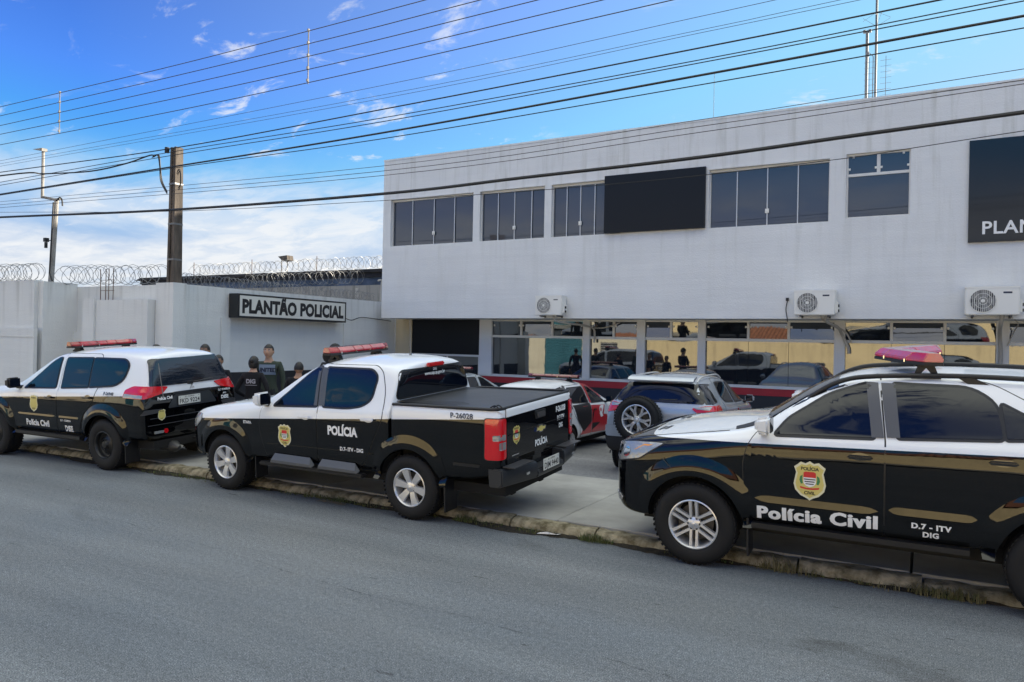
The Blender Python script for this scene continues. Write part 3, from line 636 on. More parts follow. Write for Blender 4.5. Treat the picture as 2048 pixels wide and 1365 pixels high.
mb = MB(); mb.box(-40, -18.99, 10.17, 10.249, -.3, 1.95); mb.box(-40, -18.98, 10.155, 10.249, 1.952, 2.17); mb.box(-18.959, -17.7, 11.1, 11.198, -.3, 1.9); mb.box(-18.959, -17.69, 11.09, 11.198, 1.902, 2.1); W(mb.obj('plinth', yard_wall))
mb = MB()
for p in ([(-21.3, 10.15, 2.05), (-21.15, 10.15, 1.7), (-20.9, 10.15, 1.45), (-20.85, 10.15, 1.1), (-20.7, 10.15, .7)],): mb.tube(p, [.004, .02, .028, .018, .006], 5)
W(mb.obj('wall_crack', mat('crack_grey', (.08, .08, .07), rough=1)))
mb = MB(); mb.box(WX, WX+.012, 11.13, 19.1, -.3, 1.18); W(mb.obj('black_dado', black_band))
for zc in (2.05,): mb = MB(); mb.box(WX+.0, WX+.006, 12.4, 17.2, zc-.01, zc+.01); mb.box(WX+.0, WX+.05, 12.35, 12.62, -.28, 2.52); mb.box(WX+.0, WX+.03, 16.7, 16.95, -.28, 2.52); W(mb.obj('pilaster', yard_wall))
# meter housing in front of the corner
mh = empty('meter_housing', 'rendered meter housing block with bare rebar sticking out of its top', 'wall', (-16.3, 10.7, 0)); I2 = Matrix.Translation((16.3, -10.7, 0))
mb = MB(); mb.box(-17.62, -15.27, 10.6, 10.99, -.3, 2.86); mb.box(-17.64, -17.2, 10.55, 10.598, -.3, 2.9)
o = mb.obj('block', yard_wall); o.parent = mh; o.matrix_parent_inverse = I2
mb = MB()
for x in (-17.35, -17.15, -17.03, -16.86): mb.tube([(x, 10.8, 2.86), (x+random.uniform(-.02, .02), 10.8, 3.62)], .009, 6)
for z in (3.1, 3.35): mb.tube([(-17.37, 10.81, z), (-16.84, 10.81, z)], .006, 5)
o = mb.obj('rebar', rust); o.parent = mh; o.matrix_parent_inverse = I2

# lit-box style sign PLANTAO POLICIAL
sg = empty('police_duty_sign', 'long black framed box sign with bold black lettering on the boundary wall', 'sign', (WX, 14.7, 2.5)); I3 = Matrix.Translation((-WX, -14.7, -2.5))
def S(o): o.parent = sg; o.matrix_parent_inverse = I3; return o
sx0, sx1 = WX+.03, WX+.34
mb = MB(); mb.box(sx0, sx1, 12.57, 16.44, 2.53, 3.12); S(mb.obj('case', mat('sign_case_black', (.012, .013, .015), rough=.4)))
mb = MB(); mb.box(sx1+.001, sx1+.008, 12.63, 16.38, 2.575, 3.075); S(mb.obj('face', mat('sign_face_white', (.66, .66, .62), rough=.45, var=.08, vscale=2)))
S(flat_text('lettering', 'PLANTÃO POLICIAL', .325, board_matrix((sx1+.010, 14.5, 2.665), (0, 1, 0), (0, 0, 1)), dec_black, None, bold=.055, xs=.86, spacing=1.05))
mb = MB(); mb.tube(spl([(sx0+.1, 16.45, 2.72), (sx0+.1, 16.9, 2.62), (sx0+.05, 17.4, 2.72), (sx0+.0, 18.2, 2.70), (sx0, 18.9, 2.66)]), .012, 6); S(mb.obj('cable', cable_blk))
mb = MB()
for y in (13.2, 16.2): mb.box(WX+.013, sx0-.001, y-.03, y+.03, 2.7, 2.95)
S(mb.obj('mount', dark_plastic))

# concrete pole at the corner, with cable loops
pl = empty('concrete_pole', 'tall grey square concrete pole rising from the wall corner', 'pole', (-14.88, 10.95, 3.2)); I4 = Matrix.Translation((14.88, -10.95, -3.2))
def PO(o): o.parent = pl; o.matrix_parent_inverse = I4; return o
mb = MB(); vs = []
for z, h in ((-.2, .125), (3.2, .115), (6.30, .095)):
    for sx, sy in ((-1, -1), (-.35, -1), (-.35, -.72), (.35, -.72), (.35, -1), (1, -1), (1, 1), (-1, 1)): vs.append((-14.88+sx*h, 10.97+sy*h, z))
fs = [tuple(range(8))[::-1], tuple(range(16, 24))]
for l in (0, 8):
    for k in range(8): fs.append((l+k, l+(k+1) % 8, l+8+(k+1) % 8, l+8+k))
mb.add(vs, fs); PO(mb.obj('shaft', pole_con))
mb = MB()
for z in (3.75, 4.55, 5.45): mb.box(-15.003+.003*z, -14.757-.003*z, 10.845+.003*z, 11.095-.003*z, z, z+.04)
PO(mb.obj('steel_band', mat('band_steel', (.18, .18, .18), rough=.5, metal=.5)))
mb = MB()
for r_, oy in ((.20, 0), (.23, .01), (.17, .02)):
    mb.tube([(-14.66+r_*.35*math.cos(t), 10.86+oy, 5.55+r_*math.sin(t)) for t in [k*math.pi/9-1.7 for k in range(13)]], .009, 5)
PO(mb.obj('cable_coil', cable_blk))
mb = MB(); mb.tube([(-15.06, 10.85, 6.18), (-15.06, 10.85, 6.3)], .05, 10); mb.tube([(-14.98, 10.85, 6.24), (-15.1, 10.85, 6.24)], .015, 6); PO(mb.obj('insulator', dark_plastic))
mb = MB()
for dx in (0, .03, .06): mb.tube(spl([(-15.6-dx, 10.9, 6.15), (-15.35-dx, 10.86, 6.16), (-15.28-dx*.5, 10.85, 5.9), (-15.2-dx, 10.85, 5.55), (-15.02, 10.85, 5.30-dx)]), .010, 5)
PO(mb.obj('drop_cable', cable_blk))

# crooked lamp post behind the wall
lp = empty('cctv_lamp_post', 'slim pale post with cranked arm behind the far left wall', 'lamp post', (-19.6, 11, 0)); I5 = Matrix.Translation((19.6, -11, 0))
def LP(o): o.parent = lp; o.matrix_parent_inverse = I5; return o
mb = MB(); mb.tube([(-19.75, 11, -.3), (-19.80, 11, 3.4), (-19.62, 11, 5.5)], [.08, .07, .055], 8); LP(mb.obj('post', pole_lite, smooth=40))
mb = MB(); mb.tube([(-19.45, 11, 5.50), (-19.7, 11, 5.50), (-20.30, 11, 5.62)], .035, 8); mb.tube([(-20.28, 11, 5.58), (-20.28, 11, 6.84)], .038, 8); LP(mb.obj('cranked_arm', pole_lite, smooth=40))
mb = MB(); mb.add([(-20.22, 10.93, 6.80), (-20.22, 11.07, 6.80), (-20.70, 10.95, 6.90), (-20.70, 11.05, 6.90), (-20.22, 10.93, 6.88), (-20.22, 11.07, 6.88)], [(0, 1, 3, 2), (4, 2, 3, 5), (0, 2, 4), (1, 5, 3), (0, 4, 5, 1)]); LP(mb.obj('lamp_head', pole_lite))
mb = MB(); mb.tube(spl([(-19.55, 10.95, 5.45), (-19.40, 10.95, 5.52), (-19.30, 10.95, 5.45), (-19.27, 10.95, 5.3)]), .02, 6); mb.tube([(-19.55, 10.88, 5.4), (-19.66, 10.88, 3.6), (-19.5, 10.86, 3.4)], .02, 6); LP(mb.obj('cable', cable_blk))
mb = MB(); mb.box(-20.02, -19.92, 10.9, 11.0, 4.42, 4.52); mb.box(-20.0, -19.95, 10.92, 10.98, 4.26, 4.41); mb.tube([(-19.93, 10.95, 4.45), (-19.75, 10.98, 4.45)], .012, 5); LP(mb.obj('camera', dark_plastic))

# prison-like building behind
bb = empty('rear_block', 'long low dark roofed block with blue grey upper wall behind the yard', 'building', (-30, 26, 0)); I6 = Matrix.Translation((30, -26, 0))
def RB(o): o.parent = bb; o.matrix_parent_inverse = I6; return o
mb = MB(); mb.box(-38, -12, 26, 34, -.3, 5.06); RB(mb.obj('wall', mat('blue_grey_wall', (.13, .17, .24), rough=.8, var=.6, vscale=.9, col2=(.05, .07, .10))))
mb = MB(); mb.add([(-38.3, 25.8, 5.06), (-11, 25.8, 5.06), (-11, 25.8, 5.2), (-37.9, 25.8, 5.2), (-38.3, 35, 5.06), (-11, 35, 5.06), (-11, 35, 5.2), (-37.9, 35, 5.2)], [(0, 1, 2, 3), (4, 7, 6, 5), (3, 2, 6, 7), (0, 3, 7, 4), (0, 4, 5, 1), (1, 5, 6, 2)]); mb.box(-38, -11, 25.9, 25.99, 4.85, 5.058); RB(mb.obj('roof_edge', mat('dark_stained_eave', (.035, .033, .035), rough=.9, var=.5, vscale=1.5)))
mb = MB(); mb.box(-40, -14, 24.4, 24.6, -.3, 4.35); tag(mb.obj('old_wall', old_wall), 'mouldy unpainted concrete wall in front of the rear block', 'wall')
fl = empty('floodlight', 'small floodlight on two thin legs above the rear block roof', 'light', (-27.6, 26.5, 5.2)); I7 = Matrix.Translation((27.6, -26.5, -5.2))
for nm, f_, m_ in (('legs', lambda k: (k.tube([(-27.85, 26.5, 4.2), (-27.85, 26.5, 5.98)], .025, 6), k.tube([(-27.45, 26.5, 5.2), (-27.45, 26.5, 5.92)], .025, 6)), steel), ('lamp', lambda k: k.add([(-27.9, 26.3, 6.05), (-27.3, 26.3, 6.09), (-27.25, 26.3, 5.85), (-27.6, 26.3, 5.82), (-27.9, 26.7, 6.05), (-27.3, 26.7, 6.09), (-27.25, 26.7, 5.85), (-27.6, 26.7, 5.82)], [(0, 1, 2, 3), (7, 6, 5, 4), (0, 4, 5, 1), (1, 5, 6, 2), (2, 6, 7, 3), (3, 7, 4, 0)]), pole_con)):
    k = MB(); f_(k); o = k.obj(nm, m_); o.parent = fl; o.matrix_parent_inverse = I7
mb = MB(); mb.tube(spl([(-15.25, 18.7, 3.26), (-15.25, 18.72, 3.75), (-15.22, 18.7, 3.95), (-15.2, 18.5, 3.93)]), .03, 8); mb.box(-15.6, -15.55, 17.9, 17.95, 3.2, 3.65)
tag(mb.obj('conduit', pipe_ins, smooth=40), 'bent pale conduit at the top of the wall beside the station corner', 'pipe')

# razor wire coils
def coil(name, a, b, rad, pitch, label, seed, posts=True, wire=.006):
    rnd = random.Random(seed); a = Vector(a); b = Vector(b); Lg = (b-a).length; u = (b-a).normalized(); s = u.cross(Vector((0, 0, 1))); n = int(Lg/pitch)
    t = empty(name, label, 'razor wire', tuple(a), 'razor wire coils on the walls'); IV = Matrix.Translation(-a)
    for sgn in (1, -1):
        pts = []; mb = MB(); rr = rad
        for k in range(n*12):
            th = sgn*2*math.pi*k/12
            if k % 12 == 0: rr = rad*rnd.uniform(.82, 1.12); jit = rnd.uniform(-.05, .05)
            p = a+u*(Lg*k/(n*12)+jit+.35*pitch*math.sin(th)*sgn)+s*(rr*math.cos(th))+Vector((0, 0, rad*1.0+rr*math.sin(th)))
            pts.append(p)
        mb.tube(pts, wire, 3, False)
        for k in range(0, len(pts), 4):
            p = pts[k]; mb.add([p+Vector((.02, 0, .006)), p-Vector((.02, 0, .006)), p+Vector((0, .004, .02))], [(0, 1, 2)])
        o = mb.obj('coil', steel, fix=False); o.parent = t; o.matrix_parent_inverse = IV
    if posts:
        k = 0.0
        while k < Lg:
            mb = MB(); p = a+u*k; mb.tube([p-Vector((0, 0, .1)), p+Vector((0, 0, rad*2+.12))], .018, 5); o = mb.obj('post', rust); o.parent = t; o.matrix_parent_inverse = IV; k += 4.3
coil('razor_wire', (-26, 10.35, 3.37), (-19.2, 10.35, 3.34), .22, .26, 'razor wire coil on the far left wall top before the cranked post', 3)
coil('razor_wire', (-19.1, 10.9, 3.30), (-15.3, 11.08, 3.22), .23, .30, 'razor wire coil between the cranked post and the concrete pole', 5, False)
coil('razor_wire', (-15.1, 11.3, 3.26), (-15.1, 18.2, 3.26), .13, .14, 'tight razor wire coil above the box sign on the wall', 6, False, .005)
coil('razor_wire', (-28, 24.5, 4.42), (-21.0, 24.5, 4.42), .30, .32, 'silvery razor wire coil on the old stained wall behind', 8, False, .008)
coil('razor_wire', (-33.5, 25.85, 5.22), (-20.6, 25.85, 5.22), .28, .36, 'distant razor wire coil on the dark eave of the rear block', 9, True, .008)

# ------------------------------------------------------------------ across the road (behind the camera; seen in reflections)
tile_m = mat('clay_roof_tile', (.30, .12, .06), rough=.9, var=.5, vscale=6)
tag(grid('far_pavement', -60, 40, -2.9, -.8, lambda x, y: .12, 10, 2, slab_m), kind='structure')
tag(grid('garden_ground', -60, 40, -30, -2.9, lambda x, y: .05, 4, 4, earth), kind='structure')
mb = MB(); mb.box(-14.6, 14, -3.1, -2.9, 0, 2.32); tag(mb.obj('garden_wall', beige_wall), 'long beige garden wall across the road mirrored in the ground floor glass', 'wall')
def house(x0, x1, y0, y1, h, m, label, ridge=1.3, shutter=None, win=None):
    t = empty('house', label, 'house', ((x0+x1)/2, y1, 0), 'houses across the road'); IV = Matrix.Translation((-(x0+x1)/2, -y1, 0))
    def H_(o): o.parent = t; o.matrix_parent_inverse = IV; return o
    hs_ = ([shutter] if shutter else [])+([win] if win else [])
    mb = wall_holes(x0, x1, 0, h, hs_, lambda x, z, d: (x, y1-d, z), .2); mb.box(x0, x0+.2, y0, y1-.201, 0, h-.002); mb.box(x1-.2, x1, y0, y1-.201, 0, h-.002); mb.box(x0+.201, x1-.201, y0, y0+.2, 0, h-.002); H_(mb.obj('wall', m))
    mb = MB(); ym = (y0+y1)/2; n = int((x1-x0+.8)/.22)
    for sgn, ye in ((1, y1+.45), (-1, y0-.45)):
        vs = []; fs = []
        for i in range(n*4+1):
            x = x0-.4+(x1-x0+.8)*i/(n*4); z = .04*math.cos(2*math.pi*i/4)
            vs += [(x, ye, h+.0+z), (x, ym, h+ridge+z)]
        for i in range(n*4): fs.append((2*i, 2*i+2, 2*i+3, 2*i+1))
        mb.add(vs, fs)
    H_(mb.obj('roof', tile_m, smooth=80, fix=False))
    mb = MB(); mb.add([(x0, y0+.1, h-.002), (x0, y1-.1, h-.002), (x0, ym, h+ridge-.08), (x1, y0+.1, h-.002), (x1, y1-.1, h-.002), (x1, ym, h+ridge-.08)], [(0, 1, 2), (5, 4, 3)]); H_(mb.obj('gable', m))
    if shutter:
        a, b, c, d = shutter; mb = MB(); k = int((d-c)/.09)
        for i in range(k): z = c+(d-c)*i/k; mb.add([(a, y1-.09, z), (b, y1-.09, z), (b, y1-.055, z+.045), (a, y1-.055, z+.045), (a, y1-.09, z+.088), (b, y1-.09, z+.088)], [(0, 1, 2, 3), (3, 2, 5, 4)])
        H_(mb.obj('roller_shutter', mat('teal_shutter', (.05, .17, .22), rough=.45), fix=False))
    if win:
        a, b, c, d = win; mb = MB(); mb.box(a, b, y1-.12, y1-.1, c, d)
        w = H_(mb.obj('window', mat('house_window_dark', (.03, .035, .04), rough=.1)))
        for i in range(7): z = c+(d-c)*(i+.5)/7; mb = MB(); mb.box(a, b, y1-.08, y1-.06, z-.02, z+.02); mb.obj('louvre', alu_grey, w)
house(-23.5, -14.7, -10, -3.0, 3.3, pale_wall, 'pale house with teal roller shutter across the road', 1.3, (-20.9, -18.2, .12, 2.75), (-17.0, -15.9, 1.25, 2.2))
house(-12.5, -5.5, -13, -6.0, 3.0, cream_wall, 'cream house with clay tile roof behind the garden wall', 1.5)
house(-4.0, 3.6, -12, -5.2, 2.9, beige_wall, 'beige bungalow with clay tile roof behind the garden wall', 1.6, None, (-1.0, .4, 1.2, 2.2))
house(5.0, 14, -14, -6.0, 3.2, pale_wall, 'pale bungalow at the end of the garden wall', 1.5)
house(-36, -24.4, -12, -3.6, 3.4, cream_wall, 'long cream house left of the shuttered house', 1.6)
# ------------------------------------------------------------------ vehicle toolkit (car space: x forward from the rear axle, y left, z up)
def ring(st):
    x, zb, w, zsh, wsh, zr, wr, zt = st
    a = (wsh-.035, zsh+.03); b = (wr+.012, zr-.05)
    if zr-zsh < .16: b = (wr+.03, zr-.012); 
    h = [(0, zb), (w*.55, zb), (w*.86, zb), (w-.012, zb+.05), (w-.003, zb+.30*(zsh-zb)), (w+.004, zb+.84*(zsh-zb)), (wsh, zsh), a, ((a[0]+b[0])/2+.01, (a[1]+b[1])/2), b, (wr-.05, zr), (wr*.5, zr+.75*(zt-zr)), (0, zt)]
    return [(x, y, z) for y, z in h]+[(x, -y, z) for y, z in h[-2:0:-1]]
def loft_mesh(sts, level=2):
    rings = [ring(s) for s in sts]; n = len(rings[0]); mb = MB()
    vs = [p for r_ in rings for p in r_]; fs = []
    for i in range(len(rings)-1):
        for k in range(n): fs.append((i*n+k, i*n+(k+1) % n, (i+1)*n+(k+1) % n, (i+1)*n+k))
    for base in (0, (len(rings)-1)*n):
        fs.append((base, base+1, base+n-1))
        for k in range(1, n//2-1): fs.append((base+k, base+k+1, base+n-k-1, base+n-k))
        fs.append((base+n//2-1, base+n//2, base+n//2+1))
    mb.add(vs, fs); me = mb.mesh('loft')
    o = bpy.data.objects.new('tmp', me); COL.objects.link(o)
    s = o.modifiers.new('s', 'SUBSURF'); s.levels = level; s.render_levels = level
    out = baked(o); bpy.data.objects.remove(o); bpy.data.meshes.remove(me); return out
def bvh_of(*meshes):
    vs = []; fs = []
    for me in meshes:
        n = len(vs); vs += [v.co.copy() for v in me.vertices]; fs += [tuple(i+n for i in p.vertices) for p in me.polygons]
    return BVHTree.FromPolygons(vs, fs)
def boolean(me, cutter, mats):
    a = bpy.data.objects.new('a', me); COL.objects.link(a)
    b = bpy.data.objects.new('b', cutter); COL.objects.link(b)
    for m in mats: 
        if len(me.materials) < len(mats): me.materials.append(m)
        if len(cutter.materials) < len(mats): cutter.materials.append(m)
    for p in cutter.polygons: p.material_index = 1
    md = a.modifiers.new('b', 'BOOLEAN'); md.object = b; md.operation = 'DIFFERENCE'; md.solver = 'EXACT'
    out = baked(a); bpy.data.objects.remove(a); bpy.data.objects.remove(b); return out
class Car:
    def __init__(s, name, label, cat, body_sts, paint, axles, wr, wy, well_r, extra=(), group=None):
        s.root = empty(name, label, cat, (0, 0, 0), group); s.paint = paint; s.axles = axles
        me = loft_mesh(body_sts); ex = [loft_mesh(e) for e in extra]
        s.bvh = bvh_of(me, *ex); s.P = s.root
        mb = MB()
        for x, zc in axles:
            for sg in (1, -1):
                mb.lathe([(0.001, -.25), (well_r, -.25), (well_r, .4), (.001, .4)], 28, Matrix.Translation((x, sg*(wy+.02), zc)) @ Matrix.Scale(sg, 4, (0, 1, 0)))
        cut = mb.mesh('cut', weld=True)
        s.body = link('body', boolean(me, cut, [paint, under_m]), s.root, None, 38)
        s.extra = []
        for k, e in enumerate(ex):
            c2 = mb.mesh('cut2', weld=True); s.extra.append(link('cargo_bed', boolean(e, c2, [paint, under_m]), s.root, None, 38))
    def frame(s, kind, side=1):
        if kind == 'side': return (Vector((0, side*3, 0)), Vector((1, 0, 0)), Vector((0, 0, 1)), Vector((0, -side, 0)))
        if kind == 'rear': return (Vector((-9, 0, 0)), Vector((0, -1, 0)), Vector((0, 0, 1)), Vector((1, 0, 0)))
        if kind == 'front': return (Vector((9, 0, 0)), Vector((0, 1, 0)), Vector((0, 0, 1)), Vector((-1, 0, 0)))
        if kind == 'top': return (Vector((0, 0, 5)), Vector((1, 0, 0)), Vector((0, 1, 0)), Vector((0, 0, -1)))
        if kind == 'qrear': d = Vector((.80, -.60*side, 0)); c = Vector((-.9, .85*side, 0)); u = Vector((.6*side, .8, 0))*(-1); return (c-d*3, u, Vector((0, 0, 1)), d)
        if kind == 'qfront': d = Vector((-.72, -.69*side, 0)).normalized(); return (s.qf-d*3 if side > 0 else Vector((s.qf.x, -s.qf.y, s.qf.z))-d*3, Vector((-d.y, d.x, 0)), Vector((0, 0, 1)), d)
        return kind
    def project(s, vs2, fs, fr, off, step=None, thick=0.0, bvh=None):
        O, U, V, D = s.frame(*fr) if isinstance(fr, tuple) and isinstance(fr[0], str) else (s.frame(fr) if isinstance(fr, str) else fr)
        bvh = bvh or s.bvh
        bm = bmesh.new(); bv = [bm.verts.new((u, v, 0)) for u, v in vs2]
        for f in fs:
            try: bm.faces.new([bv[i] for i in f])
            except ValueError: pass
        if step:
            us = [v[0] for v in vs2]; vv = [v[1] for v in vs2]
            for ax, lo, hi in ((0, min(us), max(us)), (1, min(vv), max(vv))):
                k = int((hi-lo)/step)+1
                for i in range(1, k):
                    c = lo+(hi-lo)*i/k; no = (1, 0, 0) if ax == 0 else (0, 1, 0); co = (c, 0, 0) if ax == 0 else (0, c, 0)
                    bmesh.ops.bisect_plane(bm, geom=bm.verts[:]+bm.edges[:]+bm.faces[:], plane_co=co, plane_no=no, dist=1e-5)
        bmesh.ops.remove_doubles(bm, verts=bm.verts, dist=1e-5)
        nor = {}
        for v in bm.verts:
            o = O+U*v.co.x+V*v.co.y; hit = bvh.ray_cast(o, D)
            if hit[0] is None: 
                h2 = bvh.find_nearest(o+D*2.0); hit = h2
            n = hit[1]; n = n if n.dot(D) < 0 else -n
            v.co = hit[0]+n*off-D*0.0; nor[v.index if False else v] = n.copy()
        fl = [f for f in bm.faces]
        for f in fl: f.normal_update()
        if sum(f.normal.dot(D) for f in fl) > 0: bmesh.ops.reverse_faces(bm, faces=fl)
        if thick:
            bd = [e for e in bm.edges if e.is_boundary]; key = {}
            for v in {v for e in bd for v in e.verts}: key[tuple(round(c, 6) for c in v.co)] = nor[v]
            g = bmesh.ops.extrude_edge_only(bm, edges=bd)
            for v in [e for e in g['geom'] if isinstance(e, bmesh.types.BMVert)]:
                n = key.get(tuple(round(c, 6) for c in v.co))
                if n: v.co -= n*thick
        me = bpy.data.meshes.new('p'); bm.to_mesh(me); bm.free(); return me
    def patch(s, name, loops, fr, m, off=.004, thick=.012, step=.07, parent=None, bvh=None):
        if not isinstance(loops[0][0], (tuple, list, Vector)): loops = [loops]
        l3 = [[Vector((p[0], p[1], 0)) for p in l] for l in loops]
        flat = [p for l in loops for p in l]; tr = tessellate_polygon(l3)
        me = s.project(flat, tr, fr, off, step, thick, bvh)
        return link(name, me, parent or s.root, m, 40)
    def text(s, body, u, v, h, fr, m, off=.010, parent=None, name='lettering', bvh=None, **k):
        heavy = k.pop('heavy', 0); rise = k.pop('rise', 0)
        vs, fs = text2d(body, h, **k); vs = [(a, b_+rise*a) for a, b_ in vs]
        if heavy:
            for i, d in enumerate((-heavy, heavy)):
                k2 = [((a+d*h), b_) for a, b_ in vs]; me_ = s.project([((u+(-1 if fr == ('side', 1) else 1)*a), v+b_) for a, b_ in k2], fs, fr, off+.0008*(i+1), .12, 0, bvh); link(name, me_, parent or s.root, m)
        flip = -1 if (fr == ('side', 1)) else 1        # on the left flank the text reads towards the tail
        vs = [(u+flip*a, v+b) for a, b in vs]
        me = s.project(vs, fs, fr, off, .12, 0, bvh); return link(name, me, parent or s.root, m)
    def window(s, poly, fr, parent=None, frame_w=.022, r_=.05, off=.012, m=None, lift=0.0):
        p = roundpoly(poly, r_); f = s.patch('window_rubber', inset(p, -frame_w), fr, rub, off=off, parent=parent, step=.09)
        return s.patch('window', p, fr, m or car_glass, off=off+.004, thick=.004, parent=parent, step=.09)
    def door(s, poly, side, r_=.08, off=.006, label=None):
        p = roundpoly(poly, r_)
        s.patch('door_gap', [inset(p, -.009), inset(p, .004)], ('side', side), rub, off=.0015, thick=0, step=.12)
        return s.patch('door', p, ('side', side), s.paint, off=off, thick=.010, step=.07)
    def ledge(s, x0, x1, z0, z1, side, parent, o0=.008, o1=.020, taper=.12):
        n = 16; vs = []; fs = []
        for i in range(n+1):
            u = i/n; x = x0+(x1-x0)*u; e = min(1, u/taper, (1-u)/taper) if taper else 1; e = math.sqrt(max(e, .001)); zm = (z0+z1)/2
            for z, o in ((z1, o0), (z0, o1), (z0-.006, o1-.004), (z0-.012, .004)):
                zz_ = zm+(z-zm)*e
                h = s.bvh.ray_cast(Vector((x, side*3, zz_)), Vector((0, -side, 0)))[0]; vs.append((x, h.y+side*(.005+(o-.005)*(e if o > .005 else 1)), zz_))
        for i in range(n):
            for j in range(3): fs.append((i*4+j, i*4+j+1, i*4+j+5, i*4+j+4))
        mb = MB(); mb.add(vs, fs); return mb.obj('door_ledge', s.paint, parent, 15)
    def handle(s, x, z, side, parent, m, L_=.20):
        h = s.bvh.ray_cast(Vector((x, side*3, z)), Vector((0, -side, 0)))[0]; y = h.y
        mb = MB(); mb.box(-L_/2, L_/2, -.012, .016, -.016, .016); me = mb.mesh('h')
        bm = bmesh.new(); bm.from_mesh(me); bmesh.ops.bevel(bm, geom=bm.edges[:], offset=.011, segments=2, affect='EDGES'); bm.transform(Matrix.Translation((x, y+side*.038, z))); bm.to_mesh(me); bm.free()
        link('door_handle', me, parent, m, 50)
        oval = [(x+.075*math.cos(a), z+.034*math.sin(a)) for a in [k*math.pi/8 for k in range(16)]]
        s.patch('handle_cup', oval, ('side', side), m, off=.0085, thick=0, parent=parent, step=None)
    def arch(s, cx, cz, r0, r1, side, m, a0=-12, a1=192, bulge=.03, name='wheel_arch'):
        n = 30; prof = [(0.0, -.03), (0.0, bulge*1.0), (.25, bulge*1.05), (.6, bulge*.72), (.85, bulge*.25), (1.0, .002)]
        vs = []; fs = []
        for i in range(n+1):
            a = R(a0+(a1-a0)*i/n); fade = min(1, (i+.3)/4, (n-i+.3)/4)
            for t, o in prof:
                r_ = r0+(r1-r0)*t*(.35+.65*min(1, (i+1)/7, (n-i+1)/7)); x = cx+r_*math.cos(a); z = cz+r_*math.sin(a)
                h = s.bvh.ray_cast(Vector((x, side*3, max(z, .02))), Vector((0, -side, 0)))[0]
                y = abs(h.y) if h is not None and abs(h.y) > .6 else s.wmax
                vs.append((x, side*(max(y, s.wmax-.06)+o*fade), z))
        k = len(prof)
        for i in range(n):
            for j in range(k-1): fs.append((i*k+j, i*k+j+1, (i+1)*k+j+1, (i+1)*k+j))
        mb = MB(); mb.add(vs, fs); return mb.obj(name, m, s.root, 60)
    def wheel(s, x, zc, side, R_, W_, rim, style, wy, rm=None):
        w = wheel_obj(R_, W_, rim, style, rm); w.parent = s.root
        w.location = (x, side*(wy-W_/2), zc); w.rotation_euler = (0, random.uniform(0, 1.0) if style != 'steel' else .3, 0 if side > 0 else math.pi)
        return w
    def place(s, x0, y0, roll, yaw=0.0, half=.93, heading=math.pi, z0=0.0):
        if roll:
            Rm = Matrix.Rotation(heading+yaw, 4, 'Z') @ Matrix.Rotation(-roll, 4, 'X')
            # near (left) wheels in the road: contact line passes through (x0, y0)
            L_ = (Rm.to_3x3() @ Vector((0, half, 0)))
            s.root.matrix_world = Matrix.Translation(Vector((x0, y0, z0))-L_) @ Rm
        else: s.root.matrix_world = Matrix.Translation((x0, y0, z0)) @ Matrix.Rotation(heading+yaw, 4, 'Z')

